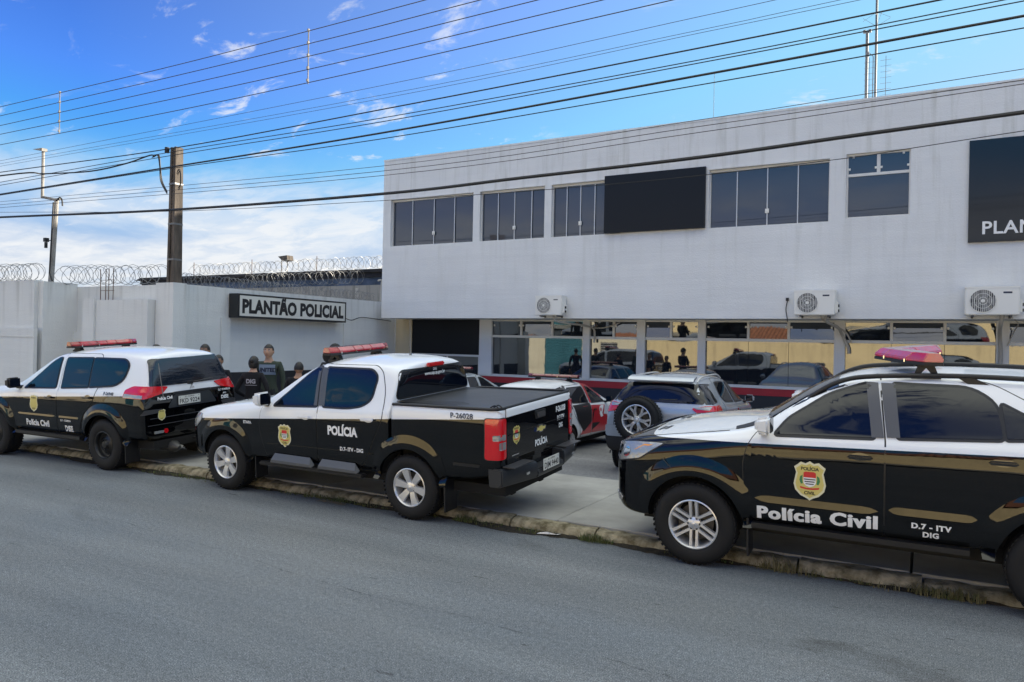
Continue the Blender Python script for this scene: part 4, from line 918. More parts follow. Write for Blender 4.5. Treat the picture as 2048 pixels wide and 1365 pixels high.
WHEELS = {}
def wheel_obj(R_, W_, rr, style, rm=None):
    """outer face on +y, origin at the wheel centre; part 'wheel' (hub) with sub-parts tyre, rim, brake_disc"""
    key = (R_, W_, rr, style); hw = W_/2
    if key not in WHEELS:
        D = {}
        mb = MB(); prof = [(rr-.012, hw-.03), (rr+.004, hw-.008), (rr+.03, hw+.004), ((rr+R_)/2, hw+.010), (R_-.045, hw+.002), (R_-.018, hw-.018), (R_-.004, hw-.042), (R_, hw-.05)]
        inner = [(R_, .05), (R_-.010, .048), (R_-.010, .036), (R_, .034), (R_, -.034), (R_-.010, -.036), (R_-.010, -.048), (R_, -.05)]
        prof2 = prof+inner+[(r_, -y) for r_, y in prof[::-1]]
        mb.lathe(prof2, 48, close=True)
        for k in range(48):
            a = 2*math.pi*k/48
            for sy in (1, -1):
                M = Matrix.Rotation(-a, 4, 'Y'); mb.box(R_-.008, R_+.0012, min(sy*(hw-.055), sy*(hw-.015)), max(sy*(hw-.055), sy*(hw-.015)), -.012, .012, M)
        D['tyre'] = (mb.mesh('tyre'), tyre_m, 40)
        face = rm or (rim_blk if style == 'steel' else alloy)
        mb = MB(); mb.lathe([(rr+.002, hw-.004), (rr-.008, hw+.0), (rr-.016, hw-.008), (rr-.022, hw-.04), (rr-.030, -.02), (rr-.03, -hw+.02), (rr+.0, -hw+.01)], 48)
        D['rim_barrel'] = (mb.mesh('rb'), face if style == 'steel' else alloy, 40)
        mb = MB(); ri = rr-.017; yo = hw-.012
        def spoke(a, w0, w1, r0, r1, y0, y1, dep=.03):
            M = Matrix.Rotation(-a, 4, 'Y')
            vs = []
            for r_, w_, y_ in ((r0, w0, y0), ((r0+r1)/2, (w0+w1)/2*.93, (y0+y1)/2+.006), (r1, w1, y1)):
                vs += [M @ Vector((r_, y_, -w_)), M @ Vector((r_, y_, w_)), M @ Vector((r_, y_-dep, w_*1.15)), M @ Vector((r_, y_-dep, -w_*1.15))]
            mb.add(vs, [(0, 1, 5, 4), (4, 5, 9, 8), (1, 2, 6, 5), (5, 6, 10, 9), (3, 0, 4, 7), (7, 4, 8, 11), (0, 3, 2, 1), (8, 9, 10, 11)])
        if style == 'six':       # six wide tapered spokes
            for k in range(6): spoke(k*math.pi/3, .030, .046, .045, ri, yo-.022, yo-.004)
            mb.lathe([(.001, yo-.008), (.042, yo-.010), (.068, yo-.022), (.072, yo-.06)], 24)
        elif style == 'twelve':  # six pairs of thin parallel spokes
            for k in range(6):
                for d in (-1, 1):
                    a = k*math.pi/3
                    M = Matrix.Rotation(-a, 4, 'Y') @ Matrix.Translation((0, 0, d*.028)); n0 = len(mb.v)
                    vs = []
                    for r_, w_, y_ in ((.05, .012, yo-.022), (.15, .0115, yo-.008), (ri, .015, yo-.002)):
                        r2_ = math.sqrt(max(r_*r_-.028**2, 0.0))
                        vs += [M @ Vector((r2_, y_, -w_)), M @ Vector((r2_, y_, w_)), M @ Vector((r2_, y_-.035, w_*1.2)), M @ Vector((r2_, y_-.035, -w_*1.2))]
                    mb.add(vs, [(0, 1, 5, 4), (4, 5, 9, 8), (1, 2, 6, 5), (5, 6, 10, 9), (3, 0, 4, 7), (7, 4, 8, 11)])
            mb.lathe([(.001, yo-.006), (.036, yo-.008), (.062, yo-.026), (.066, yo-.06)], 24)
        elif style == 'split':   # spokes that fork towards the rim
            for k in range(6):
                a = k*math.pi/3+.2
                spoke(a, .020, .024, .04, ri*.55, yo-.02, yo-.012)
                for d in (-.24, .24):
                    c0 = Vector((ri*.5*math.cos(a), 0, ri*.5*math.sin(a))); c1 = Vector((ri*math.cos(a+d), 0, ri*math.sin(a+d))); t = (c1-c0).normalized(); q = Vector((-t.z, 0, t.x))*.015
                    y = Vector((0, yo-.008, 0)); dz = Vector((0, -.03, 0))
                    mb.add([c0-q+y, c0+q+y, c1+q+y, c1-q+y, c0-q+y+dz, c0+q+y+dz, c1+q+y+dz, c1-q+y+dz], [(0, 1, 2, 3), (1, 5, 6, 2), (4, 0, 3, 7), (7, 6, 5, 4)])
            mb.lathe([(.001, yo-.006), (.04, yo-.008), (.06, yo-.03), (.06, yo-.06)], 24)
        elif style == 'steel':   # pressed steel wheel with round vents
            n = 48; prof = [(ri, yo-.05), (ri*.86, yo-.055), (ri*.80, yo-.075), (ri*.62, yo-.05), (ri*.45, yo-.03), (.075, yo-.045), (.06, yo-.02), (.05, yo+.0), (.001, yo+.004)]
            mb.lathe(prof, n)
        D['spokes'] = (mb.mesh('sp'), face, 35)
        mb = MB()
        nn = 6
        for k in range(nn):
            a = k*2*math.pi/nn+math.pi/6; M = Matrix.Translation((.052*math.cos(a) if style != 'steel' else .07*math.cos(a), yo-.03 if style != 'steel' else yo-.045, .052*math.sin(a) if style != 'steel' else .07*math.sin(a)))
            mb.lathe([(.013, -.012), (.011, .012), (.001, .015)], 8, M)
        D['wheel_nut'] = (mb.mesh('nut'), mat('nut_dark', (.05, .05, .05), rough=.4, metal=.7), 40)
        if style == 'steel':
            mb = MB()
            for k in range(8):
                a = k*math.pi/4; M = Matrix.Translation((ri*.80*math.cos(a), yo-.068, ri*.80*math.sin(a))); mb.lathe([(.001, 0), (.021, 0), (.026, -.006)], 10, M)
            D['vent_hole'] = (mb.mesh('vh'), mat('vent_black', (.001, .001, .001), rough=1), 40)
        mb = MB(); mb.lathe([(.06, -.0), (rr*.72, 0), (rr*.72, -.02), (.06, -.02)], 32, Matrix.Translation((0, hw-.11, 0)))
        D['brake_disc'] = (mb.mesh('bd'), disc_m, 40)
        mb = MB(); mb.lathe([(.001, -hw+.03), (rr-.03, -hw+.03)], 32); mb.lathe([(.001, hw-.10), (.06, hw-.10), (.06, -hw+.03)], 16)
        D['hub'] = (mb.mesh('hub'), under_m, 40)
        mb = MB(); mb.lathe([(.001, yo+.002), (.018, yo+.001), (.024, yo-.004), (.026, yo-.012)], 20)
        D['cap'] = (mb.mesh('cap'), face if style != 'steel' else rim_blk, 40)
        for k_, (me, m, sm) in D.items(): me.materials.append(m); me.shade_smooth(); me.set_sharp_from_angle(angle=R(sm))
        WHEELS[key] = {k_: v[0] for k_, v in D.items()}
    D = WHEELS[key]
    w = bpy.data.objects.new('wheel', D['hub']); COL.objects.link(w)
    for nm, me in (('tyre', D['tyre']), ('rim', D['rim_barrel']), ('spokes', D['spokes']), ('wheel_nuts', D['wheel_nut']), ('brake_disc', D['brake_disc']), ('hub_cap', D['cap'])):
        o = bpy.data.objects.new(nm, me); COL.objects.link(o); o.parent = w
        if nm == 'wheel_nuts': o['kind'] = 'stuff'
    if 'vent_hole' in D:
        o = bpy.data.objects.new('vent_holes', D['vent_hole']); COL.objects.link(o); o.parent = w; o['kind'] = 'stuff'
    return w

def light_bar(car, x, zroof, L_, dz=.10, h=.085, dep=.27, V=False, m=None, feet=.42):
    """beacon bar across the roof: bar > base, dome sections, feet"""
    z0 = zroof+dz; m = m or red_dome
    mb = MB()
    def sec(y0, y1, w0, w1, za, zb, tap):
        pr = [(-w0, za), (w0, za), (w0*1.0, za+(zb-za)*.35), (w0*tap, zb), (-w0*tap, zb), (-w0, za+(zb-za)*.35)]
        pr1 = [(a*w1/w0, z) for a, z in pr]
        k = len(pr); vs = [(x+XO(y0)+a, y0, z) for a, z in pr]+[(x+XO(y1)+a, y1, z) for a, z in pr1]
        mb.add(vs, [tuple(range(k))[::-1], tuple(range(k, 2*k))]+[(i, (i+1) % k, (i+1) % k+k, i+k) for i in range(k)])
    hL = L_/2; w = dep/2; XO = lambda y: -(V or 0)*abs(y)
    sec(-hL+.12, 0, w, w, z0-.028, z0-.002, .98); sec(0, hL-.12, w, w, z0-.028, z0-.002, .98); sec(hL-.119, hL, w, w*.5, z0-.028, z0-.002, .98); sec(-hL+.119, -hL, w, w*.5, z0-.028, z0-.002, .98)
    base = mb.obj('beacon_bar', dark_plastic, car.root)
    parts = [(-hL, -hL+.12, w*.5, w), (-hL+.121, -.17, w, w), (-.168, -.001, w, w), (.001, .168, w, w), (.17, hL-.121, w, w), (hL-.12, hL, w, w*.5)]
    for y0, y1, a, b in parts:
        mb = MB(); sec(y0, y1, a, b, z0, z0+h, .62); me = mb.mesh('dome')
        bm = bmesh.new(); bm.from_mesh(me); bmesh.ops.bevel(bm, geom=bm.edges[:], offset=.006, segments=2, affect='EDGES'); bm.to_mesh(me); bm.free()
        link('beacon_dome', me, base, m, 30)
    for k in range(4):
        y = -hL+.15+k*(L_-.3)/3
        for sx in (-1, 1):
            mb = MB(); mb.box(x+XO(y)+sx*w-.004, x+XO(y)+sx*w+.004, y-.008, y+.008, z0-.012, z0+.014); mb.obj('clip', chrome, base)
    for sy in (-1, 1):
        mb = MB(); y = sy*feet; xs_ = x; x = x+XO(y)
        hz = car.bvh.ray_cast(Vector((x, y, 4)), Vector((0, 0, -1)))[0].z
        mb.prism([(x-.06, z0-.029), (x+.06, z0-.029), (x+.10, hz), (x+.07, hz), (x+.0, z0-.055), (x-.07, hz), (x-.10, hz)], y-.03, y+.03); mb.box(x-.11, x+.11, y-.035, y+.035, hz-.01, hz+.018)
        mb.obj('beacon_foot', dark_plastic, base); x = xs_
    return base

def badge(car, u, v, h, fr, parent, flip=1, detail=True, bvh=None):
    """state police shield: cream outline, gold field, striped coat of arms, POLICIA / CIVIL"""
    sh = [(0, .50), (.10, .44), (.22, .47), (.30, .40), (.38, .34), (.33, .20), (.36, .05), (.39, -.10), (.35, -.26), (.22, -.40), (.08, -.46), (0, -.52)]
    poly = sh+[(-a, b) for a, b in sh[-2:0:-1]]
    S_ = lambda pts, k=1.0, dv=0: [(u+flip*a*h*k, v+(b+dv)*h*k) for a, b in pts]
    o = car.patch('police_badge', S_(poly), fr, cream, off=.0115, thick=0, step=None, parent=parent, bvh=bvh)
    def sub(nm, pts, m, off): return car.patch(nm, pts, fr, m, off=off, thick=0, step=None, parent=parent, bvh=bvh)
    sub('badge_field', S_(poly, .88), gold, .0122)
    if detail:
        arms = [(-.15, .20), (.15, .20), (.15, -.06), (.10, -.13), (0, -.17), (-.10, -.13), (-.15, -.06)]
        sub('badge_shield', S_(arms), dec_white, .0130)
        sub('badge_shield_top', S_([(-.15, .20), (-.10, .23), (.10, .23), (.15, .20), (.15, .08), (-.15, .08)]), badge_red, .0136)
        for k in range(3): sub('badge_stripe', S_([(-.14+.02*k, .045-.06*k), (.14-.02*k, .045-.06*k), (.14-.02*k, .02-.06*k), (-.14+.02*k, .02-.06*k)]), dec_black, .0138)
        for sg in (-1, 1): sub('badge_branch', S_([(sg*.17, .14), (sg*.23, .10), (sg*.25, 0), (sg*.21, -.10), (sg*.16, -.08), (sg*.18, .02)]), badge_green, .0132)
        sub('badge_ribbon', S_([(-.24, -.16), (-.08, -.19), (.08, -.19), (.24, -.16), (.22, -.21), (.07, -.235), (-.07, -.235), (-.22, -.21)]), badge_red, .0134)
    car.text('POLÍCIA', u, v+h*.265, h*.085, fr, dec_black, off=.0140, parent=parent, bold=.03, bvh=bvh)
    car.text('CIVIL', u, v-h*.36, h*.085, fr, dec_black, off=.0140, parent=parent, bold=.03, bvh=bvh)

def plate(car, M, text, place='SP - ITAPEVA'):
    mb = MB(); mb.box(-.20, .20, -.065, .065, 0, .006, M); me = mb.mesh('pl')
    p = link('number_plate', me, car.root, plate_w)
    flat_text('plate_number', text, .068, M @ Matrix.Translation((0, -.048, .0068)), dec_black, p, bold=.02, xs=.92, spacing=1.05)
    flat_text('plate_town', place, .022, M @ Matrix.Translation((0, .034, .0068)), dec_black, p, bold=.01)
    for sx in (-.17, .17):
        mb = MB(); mb.lathe([(.001, .0), (.006, 0)], 8, M @ Matrix.Translation((sx, .045, .0072)) @ Matrix.Rotation(-math.pi/2, 4, 'X')); mb.obj('plate_bolt', dec_black, p)
    return p
def rearM(car, y, z, off=.02, tilt=0):
    h = car.bvh.ray_cast(Vector((-9, y, z)), Vector((1, 0, 0)))[0]
    return Matrix.Translation((h.x-off, y, z)) @ Matrix(((0, 0, -1, 0), (-1, 0, 0, 0), (0, 1, 0, 0), (0, 0, 0, 1)))
def mirror(car, x, z, side, shell, y=None, big=1.0):
    y = y or .93
    mb = MB(); mb.box(-.06*big, .07*big, 0, .19*big, -.085*big, .085*big); me = mb.mesh('mi')
    bm = bmesh.new(); bm.from_mesh(me)
    for v in bm.verts:
        if v.co.x > 0: v.co.z *= .72; v.co.y = .02+v.co.y*.88
    bmesh.ops.bevel(bm, geom=bm.edges[:], offset=.03, segments=3, affect='EDGES'); bm.transform(Matrix.Translation((x, side*(y+.015), z)) @ Matrix.Scale(side, 4, (0, 1, 0))); bmesh.ops.recalc_face_normals(bm, faces=bm.faces); bm.to_mesh(me); bm.free()
    mi = link('wing_mirror', me, car.root, shell, 40)
    mb = MB(); mb.prism(roundpoly([(side*(y+.035), z-.062*big), (side*(y+.185*big), z-.06*big), (side*(y+.185*big), z+.065*big), (side*(y+.035), z+.065*big)], .02), x-.0635*big, x-.0605*big, 'yz'); mb.obj('mirror_glass', car_glass, mi)
    mb = MB(); mb.box(x-.01, x+.06, side*(y-.10) if side > 0 else -(y+.03), side*(y+.03) if side > 0 else -(y-.10), z-.10*big, z-.055*big); mb.obj('mirror_arm', rub, mi)
def flap(car, x, z0, z1, side, w=.24, y=.90):
    mb = MB(); a, b = sorted((side*(y-w), side*y)); mb.box(x-.008, x+.008, a, b, z0, z1); mb.obj('mud_flap', rub, car.root)
def underbody(car, x0, x1, w, z0, z1):
    mb = MB(); mb.box(x0, x1, -w, w, z0, z1)
    mb.box(x0+.1, x1-.1, -w*.55, -w*.42, z0-.07, z0-.001); mb.box(x0+.1, x1-.1, w*.42, w*.55, z0-.07, z0-.001)
    for ax, zc in car.axles: mb.tube([(ax, -w, zc), (ax, w, zc)], .045, 8); 
    mb.tube([(car.axles[0][0]-.13, 0, car.axles[0][1]), (car.axles[0][0]+.13, 0, car.axles[0][1])], .13, 10)
    mb.obj('chassis', under_m, car.root)
def aerial(car, x, y, h=.5, lean=.0):
    z = car.bvh.ray_cast(Vector((x, y, 4)), Vector((0, 0, -1)))[0].z
    mb = MB(); mb.tube([(x, y, z-.005), (x, y, z+.035), (x-.005, y, z+.04)], [.018, .012, .008], 8); mb.tube([(x, y, z+.04), (x-lean*h, y, z+h)], [.005, .0025], 5); mb.tube([(x, y, z+.09), (x, y, z+.16)], .007, 6)
    mb.obj('aerial', steel, car.root)

# ------------------------------------------------------------------ the pickup
def build_pickup():
    paint = livery('pickup_paint', 1.163, -.064)
    S_ = [(3.93, .50, .50, .82, .46, .87, .40, .88), (3.90, .44, .66, .86, .62, .93, .55, .94), (3.80, .40, .82, .93, .78, 1.00, .68, 1.01), (3.60, .40, .90, .99, .865, 1.07, .76, 1.085), (3.2, .42, .935, 1.05, .905, 1.135, .81, 1.16),
          (2.75, .44, .94, 1.10, .915, 1.185, .81, 1.22), (2.38, .46, .94, 1.15, .92, 1.225, .79, 1.27), (2.22, .46, .94, 1.17, .92, 1.32, .765, 1.37), (1.72, .46, .94, 1.19, .92, 1.655, .70, 1.70), (1.45, .46, .94, 1.195, .92, 1.735, .69, 1.79),
          (1.1, .46, .94, 1.20, .92, 1.765, .69, 1.825), (.7, .46, .94, 1.21, .92, 1.755, .69, 1.825), (.42, .46, .94, 1.225, .92, 1.735, .69, 1.80), (.30, .46, .94, 1.23, .92, 1.70, .68, 1.76), (.275, .47, .93, 1.23, .91, 1.67, .665, 1.72), (.27, .5, .90, 1.2, .88, 1.6, .64, 1.65)]
    bed = [(.235, .50, .92, 1.22, .90, 1.26, .87, 1.262), (.23, .47, .935, 1.285, .925, 1.30, .89, 1.302), (.18, .46, .94, 1.285, .93, 1.305, .895, 1.307), (-.3, .47, .942, 1.285, .93, 1.315, .895, 1.317), (-.8, .52, .942, 1.285, .93, 1.325, .895, 1.327), (-1.08, .58, .938, 1.285, .925, 1.33, .89, 1.332), (-1.165, .60, .925, 1.285, .91, 1.332, .875, 1.334), (-1.195, .61, .90, 1.255, .89, 1.33, .86, 1.331), (-1.20, .66, .85, 1.2, .84, 1.28, .8, 1.28)]
    c = Car('police_pickup', 'black and white police pickup with covered cargo bed and badge on its door', 'pickup truck', S_, paint, [(0, .375), (3.05, .375)], .375, .94, .45, (bed,), 'police vehicles parked along the kerb')
    c.wmax = .94
    for side in (1, -1):
        fd = c.door([(1.375, .50), (1.375, 1.20), (1.50, 1.715), (1.68, 1.655), (2.20, 1.30), (2.34, 1.15), (2.36, .85), (2.24, .52)], side, [.03, .02, .05, .05, .08, .1, .1, .08])
        rd = c.door([(.46, .95), (.36, 1.15), (.40, 1.45), (.50, 1.66), (.62, 1.725), (1.488, 1.717), (1.363, 1.20), (1.363, .50), (.78, .50), (.62, .62)], side, [.12, .06, .08, .08, .06, .04, .02, .03, .1, .12])
        c.window([(2.12, 1.195), (1.66, 1.585), (1.53, 1.672), (1.475, 1.672), (1.395, 1.225)], ('side', side), fd, r_=[.02, .1, .03, .02, .02], off=.012)
        c.window([(1.29, 1.228), (1.372, 1.672), (.66, 1.672), (.555, 1.60), (.575, 1.34), (.70, 1.265), (.9, 1.232)], ('side', side), rd, r_=[.02, .02, .08, .08, .1, .1, .1], off=.012)
        c.patch('pillar_vinyl', [(1.392, 1.225), (1.470, 1.676), (1.512, 1.676), (1.51, 1.67), (1.442, 1.225)], ('side', side), vinyl_grey, off=.0175, thick=.004, parent=fd)
        c.patch('pillar_vinyl', [(1.27, 1.228), (1.352, 1.676), (1.455, 1.676), (1.374, 1.228)], ('side', side), vinyl_grey, off=.0175, thick=.004, parent=rd)
        c.handle(1.56, 1.085, side, fd, mat('white_handle', (.74, .75, .78), rough=.3, coat=1), .19); c.handle(.56, 1.12, side, rd, mat('white_handle', (.74, .75, .78)), .19)
        mirror(c, 2.22, 1.285, side, mat('white_shell', (.76, .78, .81), rough=.3, coat=1), .90, 1.1)
        mb = MB(); a, b = sorted((side*.90, side*1.005)); mb.box(.62, 2.33, a, b, .43, .475); me = mb.mesh('ss')
        bm = bmesh.new(); bm.from_mesh(me); bmesh.ops.bevel(bm, geom=bm.edges[:], offset=.015, segments=2, affect='EDGES'); bm.to_mesh(me); bm.free(); link('side_step', me, c.root, rub, 40)
        for a, b in ((.70, 1.32), (1.42, 2.12)):
            mb = MB(); mb.add([(a, side*.945, .50), (b, side*.945, .50), (b, side*1.0, .478), (a, side*1.0, .478), (a+.07, side*.945, .585), (b-.03, side*.945, .59), (b-.01, side*1.0, .515), (a+.03, side*1.0, .51)], [(0, 1, 2, 3), (4, 5, 6, 7), (7, 6, 2, 3), (0, 4, 7, 3), (1, 5, 6, 2), (0, 1, 5, 4)]); mb.obj('step_tread', mat('step_grey', (.085, .09, .10), rough=.45), c.root)
        c.patch('body_crease', [(.50, .712), (2.25, .700), (2.25, .707), (.50, .722)], ('side', side), paint, off=.012, thick=.01)
        for ax in (0, 3.05): c.arch(ax, .385, .438, .60, side, paint, 6, 174, .022)
        flap(c, -.47, .14, .50, side); flap(c, 2.50, .22, .5, side, .2, .9)
        for ax in (0, 3.05): c.wheel(ax, .375, side, .375, .255, .222, 'six', .925)
    # cab rear: glass, brake light
    cb = bvh_of(c.body.data)
    g = roundpoly([(-.77, 1.36), (.77, 1.36), (.655, 1.665), (-.655, 1.665)], .07)
    rg = c.patch('rear_screen', g, 'rear_cab' if False else (Vector((-.1, 0, 0)), Vector((0, -1, 0)), Vector((0, 0, 1)), Vector((1, 0, 0))), car_glass, off=.008, thick=.01, bvh=cb)
    c.patch('rear_screen_rubber', inset(g, -.02), (Vector((-.1, 0, 0)), Vector((0, -1, 0)), Vector((0, 0, 1)), Vector((1, 0, 0))), rub, off=.004, thick=.006, bvh=cb)
    frc = (Vector((-.1, 0, 0)), Vector((0, -1, 0)), Vector((0, 0, 1)), Vector((1, 0, 0)))
    vs, fs = text2d('www.ssp.sp.gov.br', .042, bold=.03); me = c.project([(a, b+1.585) for a, b in vs], fs, frc, .012, .12, 0, cb); link('lettering', me, rg, dec_white)
    vs, fs = text2d('DIG', .032, bold=.03); me = c.project([(a, b+1.635) for a, b in vs], fs, frc, .012, .12, 0, cb); link('lettering', me, rg, dec_white)
    mb = MB(); mb.box(.225, .275, -.17, .17, 1.685, 1.735); me = mb.mesh('b'); bm = bmesh.new(); bm.from_mesh(me); bmesh.ops.bevel(bm, geom=bm.edges[:], offset=.012, segments=2, affect='EDGES'); bm.to_mesh(me); bm.free(); link('brake_light', me, c.root, red_lens, 40)
    # windscreen
    d = Vector((-.62, 0, -.78)).normalized(); fr = (Vector((1.95, 0, 1.5))-d*1.5, Vector((0, 1, 0)), Vector((-.78, 0, .62)).normalized(), d)
    c.patch('windscreen', roundpoly([(-.68, -.30), (.68, -.30), (.58, .30), (-.58, .30)], .05), fr, car_glass, off=.005)
    # bed: tonneau cover, tailgate, lamps, bumper
    mb = MB(); vs = []; fs = []; nx, ny = 12, 10
    for i in range(nx+1):
        for j in range(ny+1):
            u = i/nx; v = j/ny; x = .225-(1.40)*u; y = -.90+1.80*v
            vs.append((x, y, 1.322+.012*u+.012*math.sin(math.pi*v)*(1+.4*math.sin(u*9))-(.010 if j in (0, ny) or i in (0, nx) else 0)))
    for i in range(nx):
        for j in range(ny): a = i*(ny+1)+j; fs.append((a, a+1, a+ny+2, a+ny+1))
    mb.add(vs, fs); cov = mb.obj('tonneau_cover', mat('tonneau_vinyl', (.045, .048, .054), rough=.38, var=.3, vscale=2, bump=.3, bscale=4, bdist=.01), c.root, 60)
    mb = MB(); mb.tube([(.22, .905, 1.318), (-1.10, .905, 1.335), (-1.165, .885, 1.338), (-1.185, .80, 1.338), (-1.185, -.80, 1.338), (-1.165, -.885, 1.338), (-1.10, -.905, 1.335), (.22, -.905, 1.318)], .018, 8); mb.obj('cover_rail', rub, cov, 50)
    for (x, y) in ((-1.14, .90), (-1.16, .86)): mb = MB(); mb.tube(spl([(x-.05, y, 1.35), (x, y, 1.38), (x+.07, y-.02, 1.35)]), .008, 6); mb.obj('cover_strap', rub, cov)
    tg = c.patch('tailgate', roundpoly([(-.775, .72), (.775, .72), (.775, 1.325), (-.775, 1.325)], .03), 'rear', paint, off=.012, thick=.012)
    c.patch('tailgate_gap', [inset(roundpoly([(-.775, .72), (.775, .72), (.775, 1.325), (-.775, 1.325)], .03), -.010), roundpoly([(-.775, .72), (.775, .72), (.775, 1.325), (-.775, 1.325)], .03)], 'rear', rub, off=.002, thick=0, step=.2)
    c.patch('tailgate_crease', [(-.74, 1.035), (.74, 1.035), (.74, 1.045), (-.74, 1.045)], 'rear', paint, off=.020, thick=.01, parent=tg)
    c.patch('tailgate_handle', roundpoly([(-.13, 1.13), (.13, 1.13), (.13, 1.225), (-.13, 1.225)], .02), 'rear', rub, off=.024, thick=.012, parent=tg)
    c.patch('handle_grip', roundpoly([(-.095, 1.145), (.095, 1.145), (.095, 1.20), (-.095, 1.20)], .012), 'rear', trim_grey, off=.034, thick=.01, parent=tg)
    bow = [(-.13, -.022), (-.045, -.022), (-.045, -.045), (.055, -.045), (.055, -.022), (.125, -.022), (.145, .022), (.045, .022), (.045, .045), (-.055, .045), (-.055, .022), (-.11, .022)]
    c.patch('maker_emblem', [(a*.95, 1.005+b*.95) for a, b in bow], 'rear', chrome, off=.026, thick=.014, step=None, parent=tg)
    c.patch('maker_emblem_inlay', [(a*.78, 1.005+b*.7) for a, b in bow], 'rear', gold, off=.028, thick=0, step=None, parent=tg)
    badge(c, -.565, 1.02, .235, 'rear', tg, 1)
    for t, z, h in (('P-26.028', 1.135, .068), ('D.7 ITV', 1.03, .056), ('DIG', .935, .056)): c.text(t, .555, z, h, 'rear', dec_white, off=.016, parent=tg, bold=.04, xs=.80)
    c.text('POLÍCIA', .02, .815, .072, 'rear', dec_white, off=.016, parent=tg, bold=.05, xs=.85)
    c.patch('chrome_script', [(-.68, .80), (-.52, .80), (-.52, .812), (-.68, .812)], 'rear', chrome, off=.016, thick=0, parent=tg)
    for side in (1, -1):
        q = ('qrear', side); k = side
        # lamp wraps the corner: u runs along the diagonal
        mir = lambda P_: [(a*side, b) for a, b in P_]
        tl = c.patch('tail_lamp', roundpoly(mir([(.012, .80), (.215, .80), (.22, 1.235), (.018, 1.235)]), .03), q, red_lens, off=.02, thick=.03, step=.04)
        s2 = 1 if side > 0 else -1
        c.patch('tail_lamp_bezel', roundpoly(mir([(.0, .79), (.225, .79), (.23, 1.245), (.006, 1.245)]), .035), q, rub, off=.006, thick=.01, step=.05, parent=tl)
        lo, hi = (.075, .205)
        if side < 0: lo, hi = -hi, -lo
        c.patch('reverse_lens', roundpoly([(lo, 1.005), (hi, 1.005), (hi, 1.065), (lo, 1.065)], .012), q, clear_lens, off=.024, thick=.006, step=.05, parent=tl)
        c.patch('indicator_lens', roundpoly([(lo+(.05 if side > 0 else 0), .905), (hi-(0 if side > 0 else .05), .905), (hi-(0 if side > 0 else .05), .985), (lo+(.05 if side > 0 else 0), .985)], .012), q, clear_lens, off=.024, thick=.006, step=.05, parent=tl)
    # step bumper
    mb = MB(); prof = [(-1.19, .50), (-1.33, .50), (-1.36, .54), (-1.36, .66), (-1.34, .70), (-1.18, .71)]
    def bseg(y0, y1, dz=0, dx=0): 
        k = len(prof); vs = [(x+dx, y0, z if z > .6 or True else z) for x, z in prof]+[(x+dx, y1, z) for x, z in prof]
        vs = [(x, y, z-(dz if z > .6 else 0)) for x, y, z in vs]
        mb.add(vs, [tuple(range(k)), tuple(range(2*k-1, k-1, -1))]+[(i, i+k, (i+1) % k+k, (i+1) % k) for i in range(k)])
    bseg(.34, .90); bseg(-.90, -.34); bseg(-.339, .339, .10, .0)
    me = mb.mesh('rb'); bm = bmesh.new(); bm.from_mesh(me)
    for v in bm.verts:
        if abs(v.co.y) > .85: v.co.x += .13; v.co.y *= 1.03
    bmesh.ops.bevel(bm, geom=bm.edges[:], offset=.012, segments=2, affect='EDGES'); bm.to_mesh(me); bm.free()
    rb = link('rear_bumper', me, c.root, mat('bumper_grey', (.025, .027, .032), rough=.4), 40)
    for side in (1, -1):
        mb = MB(); a, b = sorted((side*.42, side*.86)); mb.box(-1.345, -1.20, a, b, .712, .722); mb.obj('bumper_step_pad', trim_grey, rb)
        mb = MB(); a, b = sorted((side*.55, side*.62)); mb.box(-1.366, -1.36, a, b, .60, .625); mb.obj('reflector', clear_lens, rb)
    plate(c, Matrix.Translation((-1.372, .04, .635)) @ Matrix(((0, 0, -1, 0), (-1, 0, 0, 0), (0, 1, 0, 0), (0, 0, 0, 1))), 'DJM 9440')
    # decals
    fd = [o for o in c.root.children if o.name.startswith('door') and not 'gap' in o.name]
    badge(c, 1.91, .83, .29, ('side', 1), fd[0], -1)
    c.text('POLÍCIA', .96, .905, .105, ('side', 1), dec_white, parent=fd[1], bold=.05, xs=.86); c.text('D.7- ITV - DIG', .82, .722, .045, ('side', 1), dec_white, parent=fd[1], bold=.035, xs=.95)
    c.text('ETAPA', 2.58, .935, .036, ('side', 1), dec_white, off=.006, bold=.03, slant=-.2)
    c.text('P-26028', -.74, 1.222, .056, ('side', 1), dec_navy, parent=c.extra[0], bold=.02, slant=-.15, xs=1.15, off=.006)
    hl = Vector((3.72, .74, 0)); c.qf = hl
    for side in (1, -1):
        c.patch('headlamp', roundpoly([(a*-side, b) for a, b in [(-.20, .83), (.12, .80), (.24, .90), (.22, 1.0), (-.18, .965)]], .04), ('qfront', side), clear_lens, off=.012, thick=.02, step=.05)
    c.patch('grille', roundpoly([(-.42, .66), (.42, .66), (.45, .88), (-.45, .88)], .04), 'front', rub, off=.01)
    c.patch('fuel_step', [(-.62, .70), (-.95, .70), (-.97, .73), (-.97, .735), (-.62, .735)], ('side', 1), rub, off=.006, thick=0)
    light_bar(c, 1.52, 1.765, 1.16, .085, .07, .24, feet=.40)
    aerial(c, .62, .02, .46)
    sp_ = MB(); z = 1.80
    sp_.lathe([(.001, -.05), (.05, -.045), (.095, .03), (.10, .05), (.001, .055)], 20, Matrix.Translation((1.76, .28, 1.79)) @ Matrix.Rotation(R(60), 4, 'Z')); sp_.tube([(1.74, .28, 1.62), (1.75, .28, 1.76)], .015, 8)
    sp_.obj('spot_lamp', rub, c.root, 50)
    underbody(c, -1.15, 3.6, .72, .36, .47)
    return c
pk = build_pickup()
pk.place(-5.13, 6.88, R(3.8))

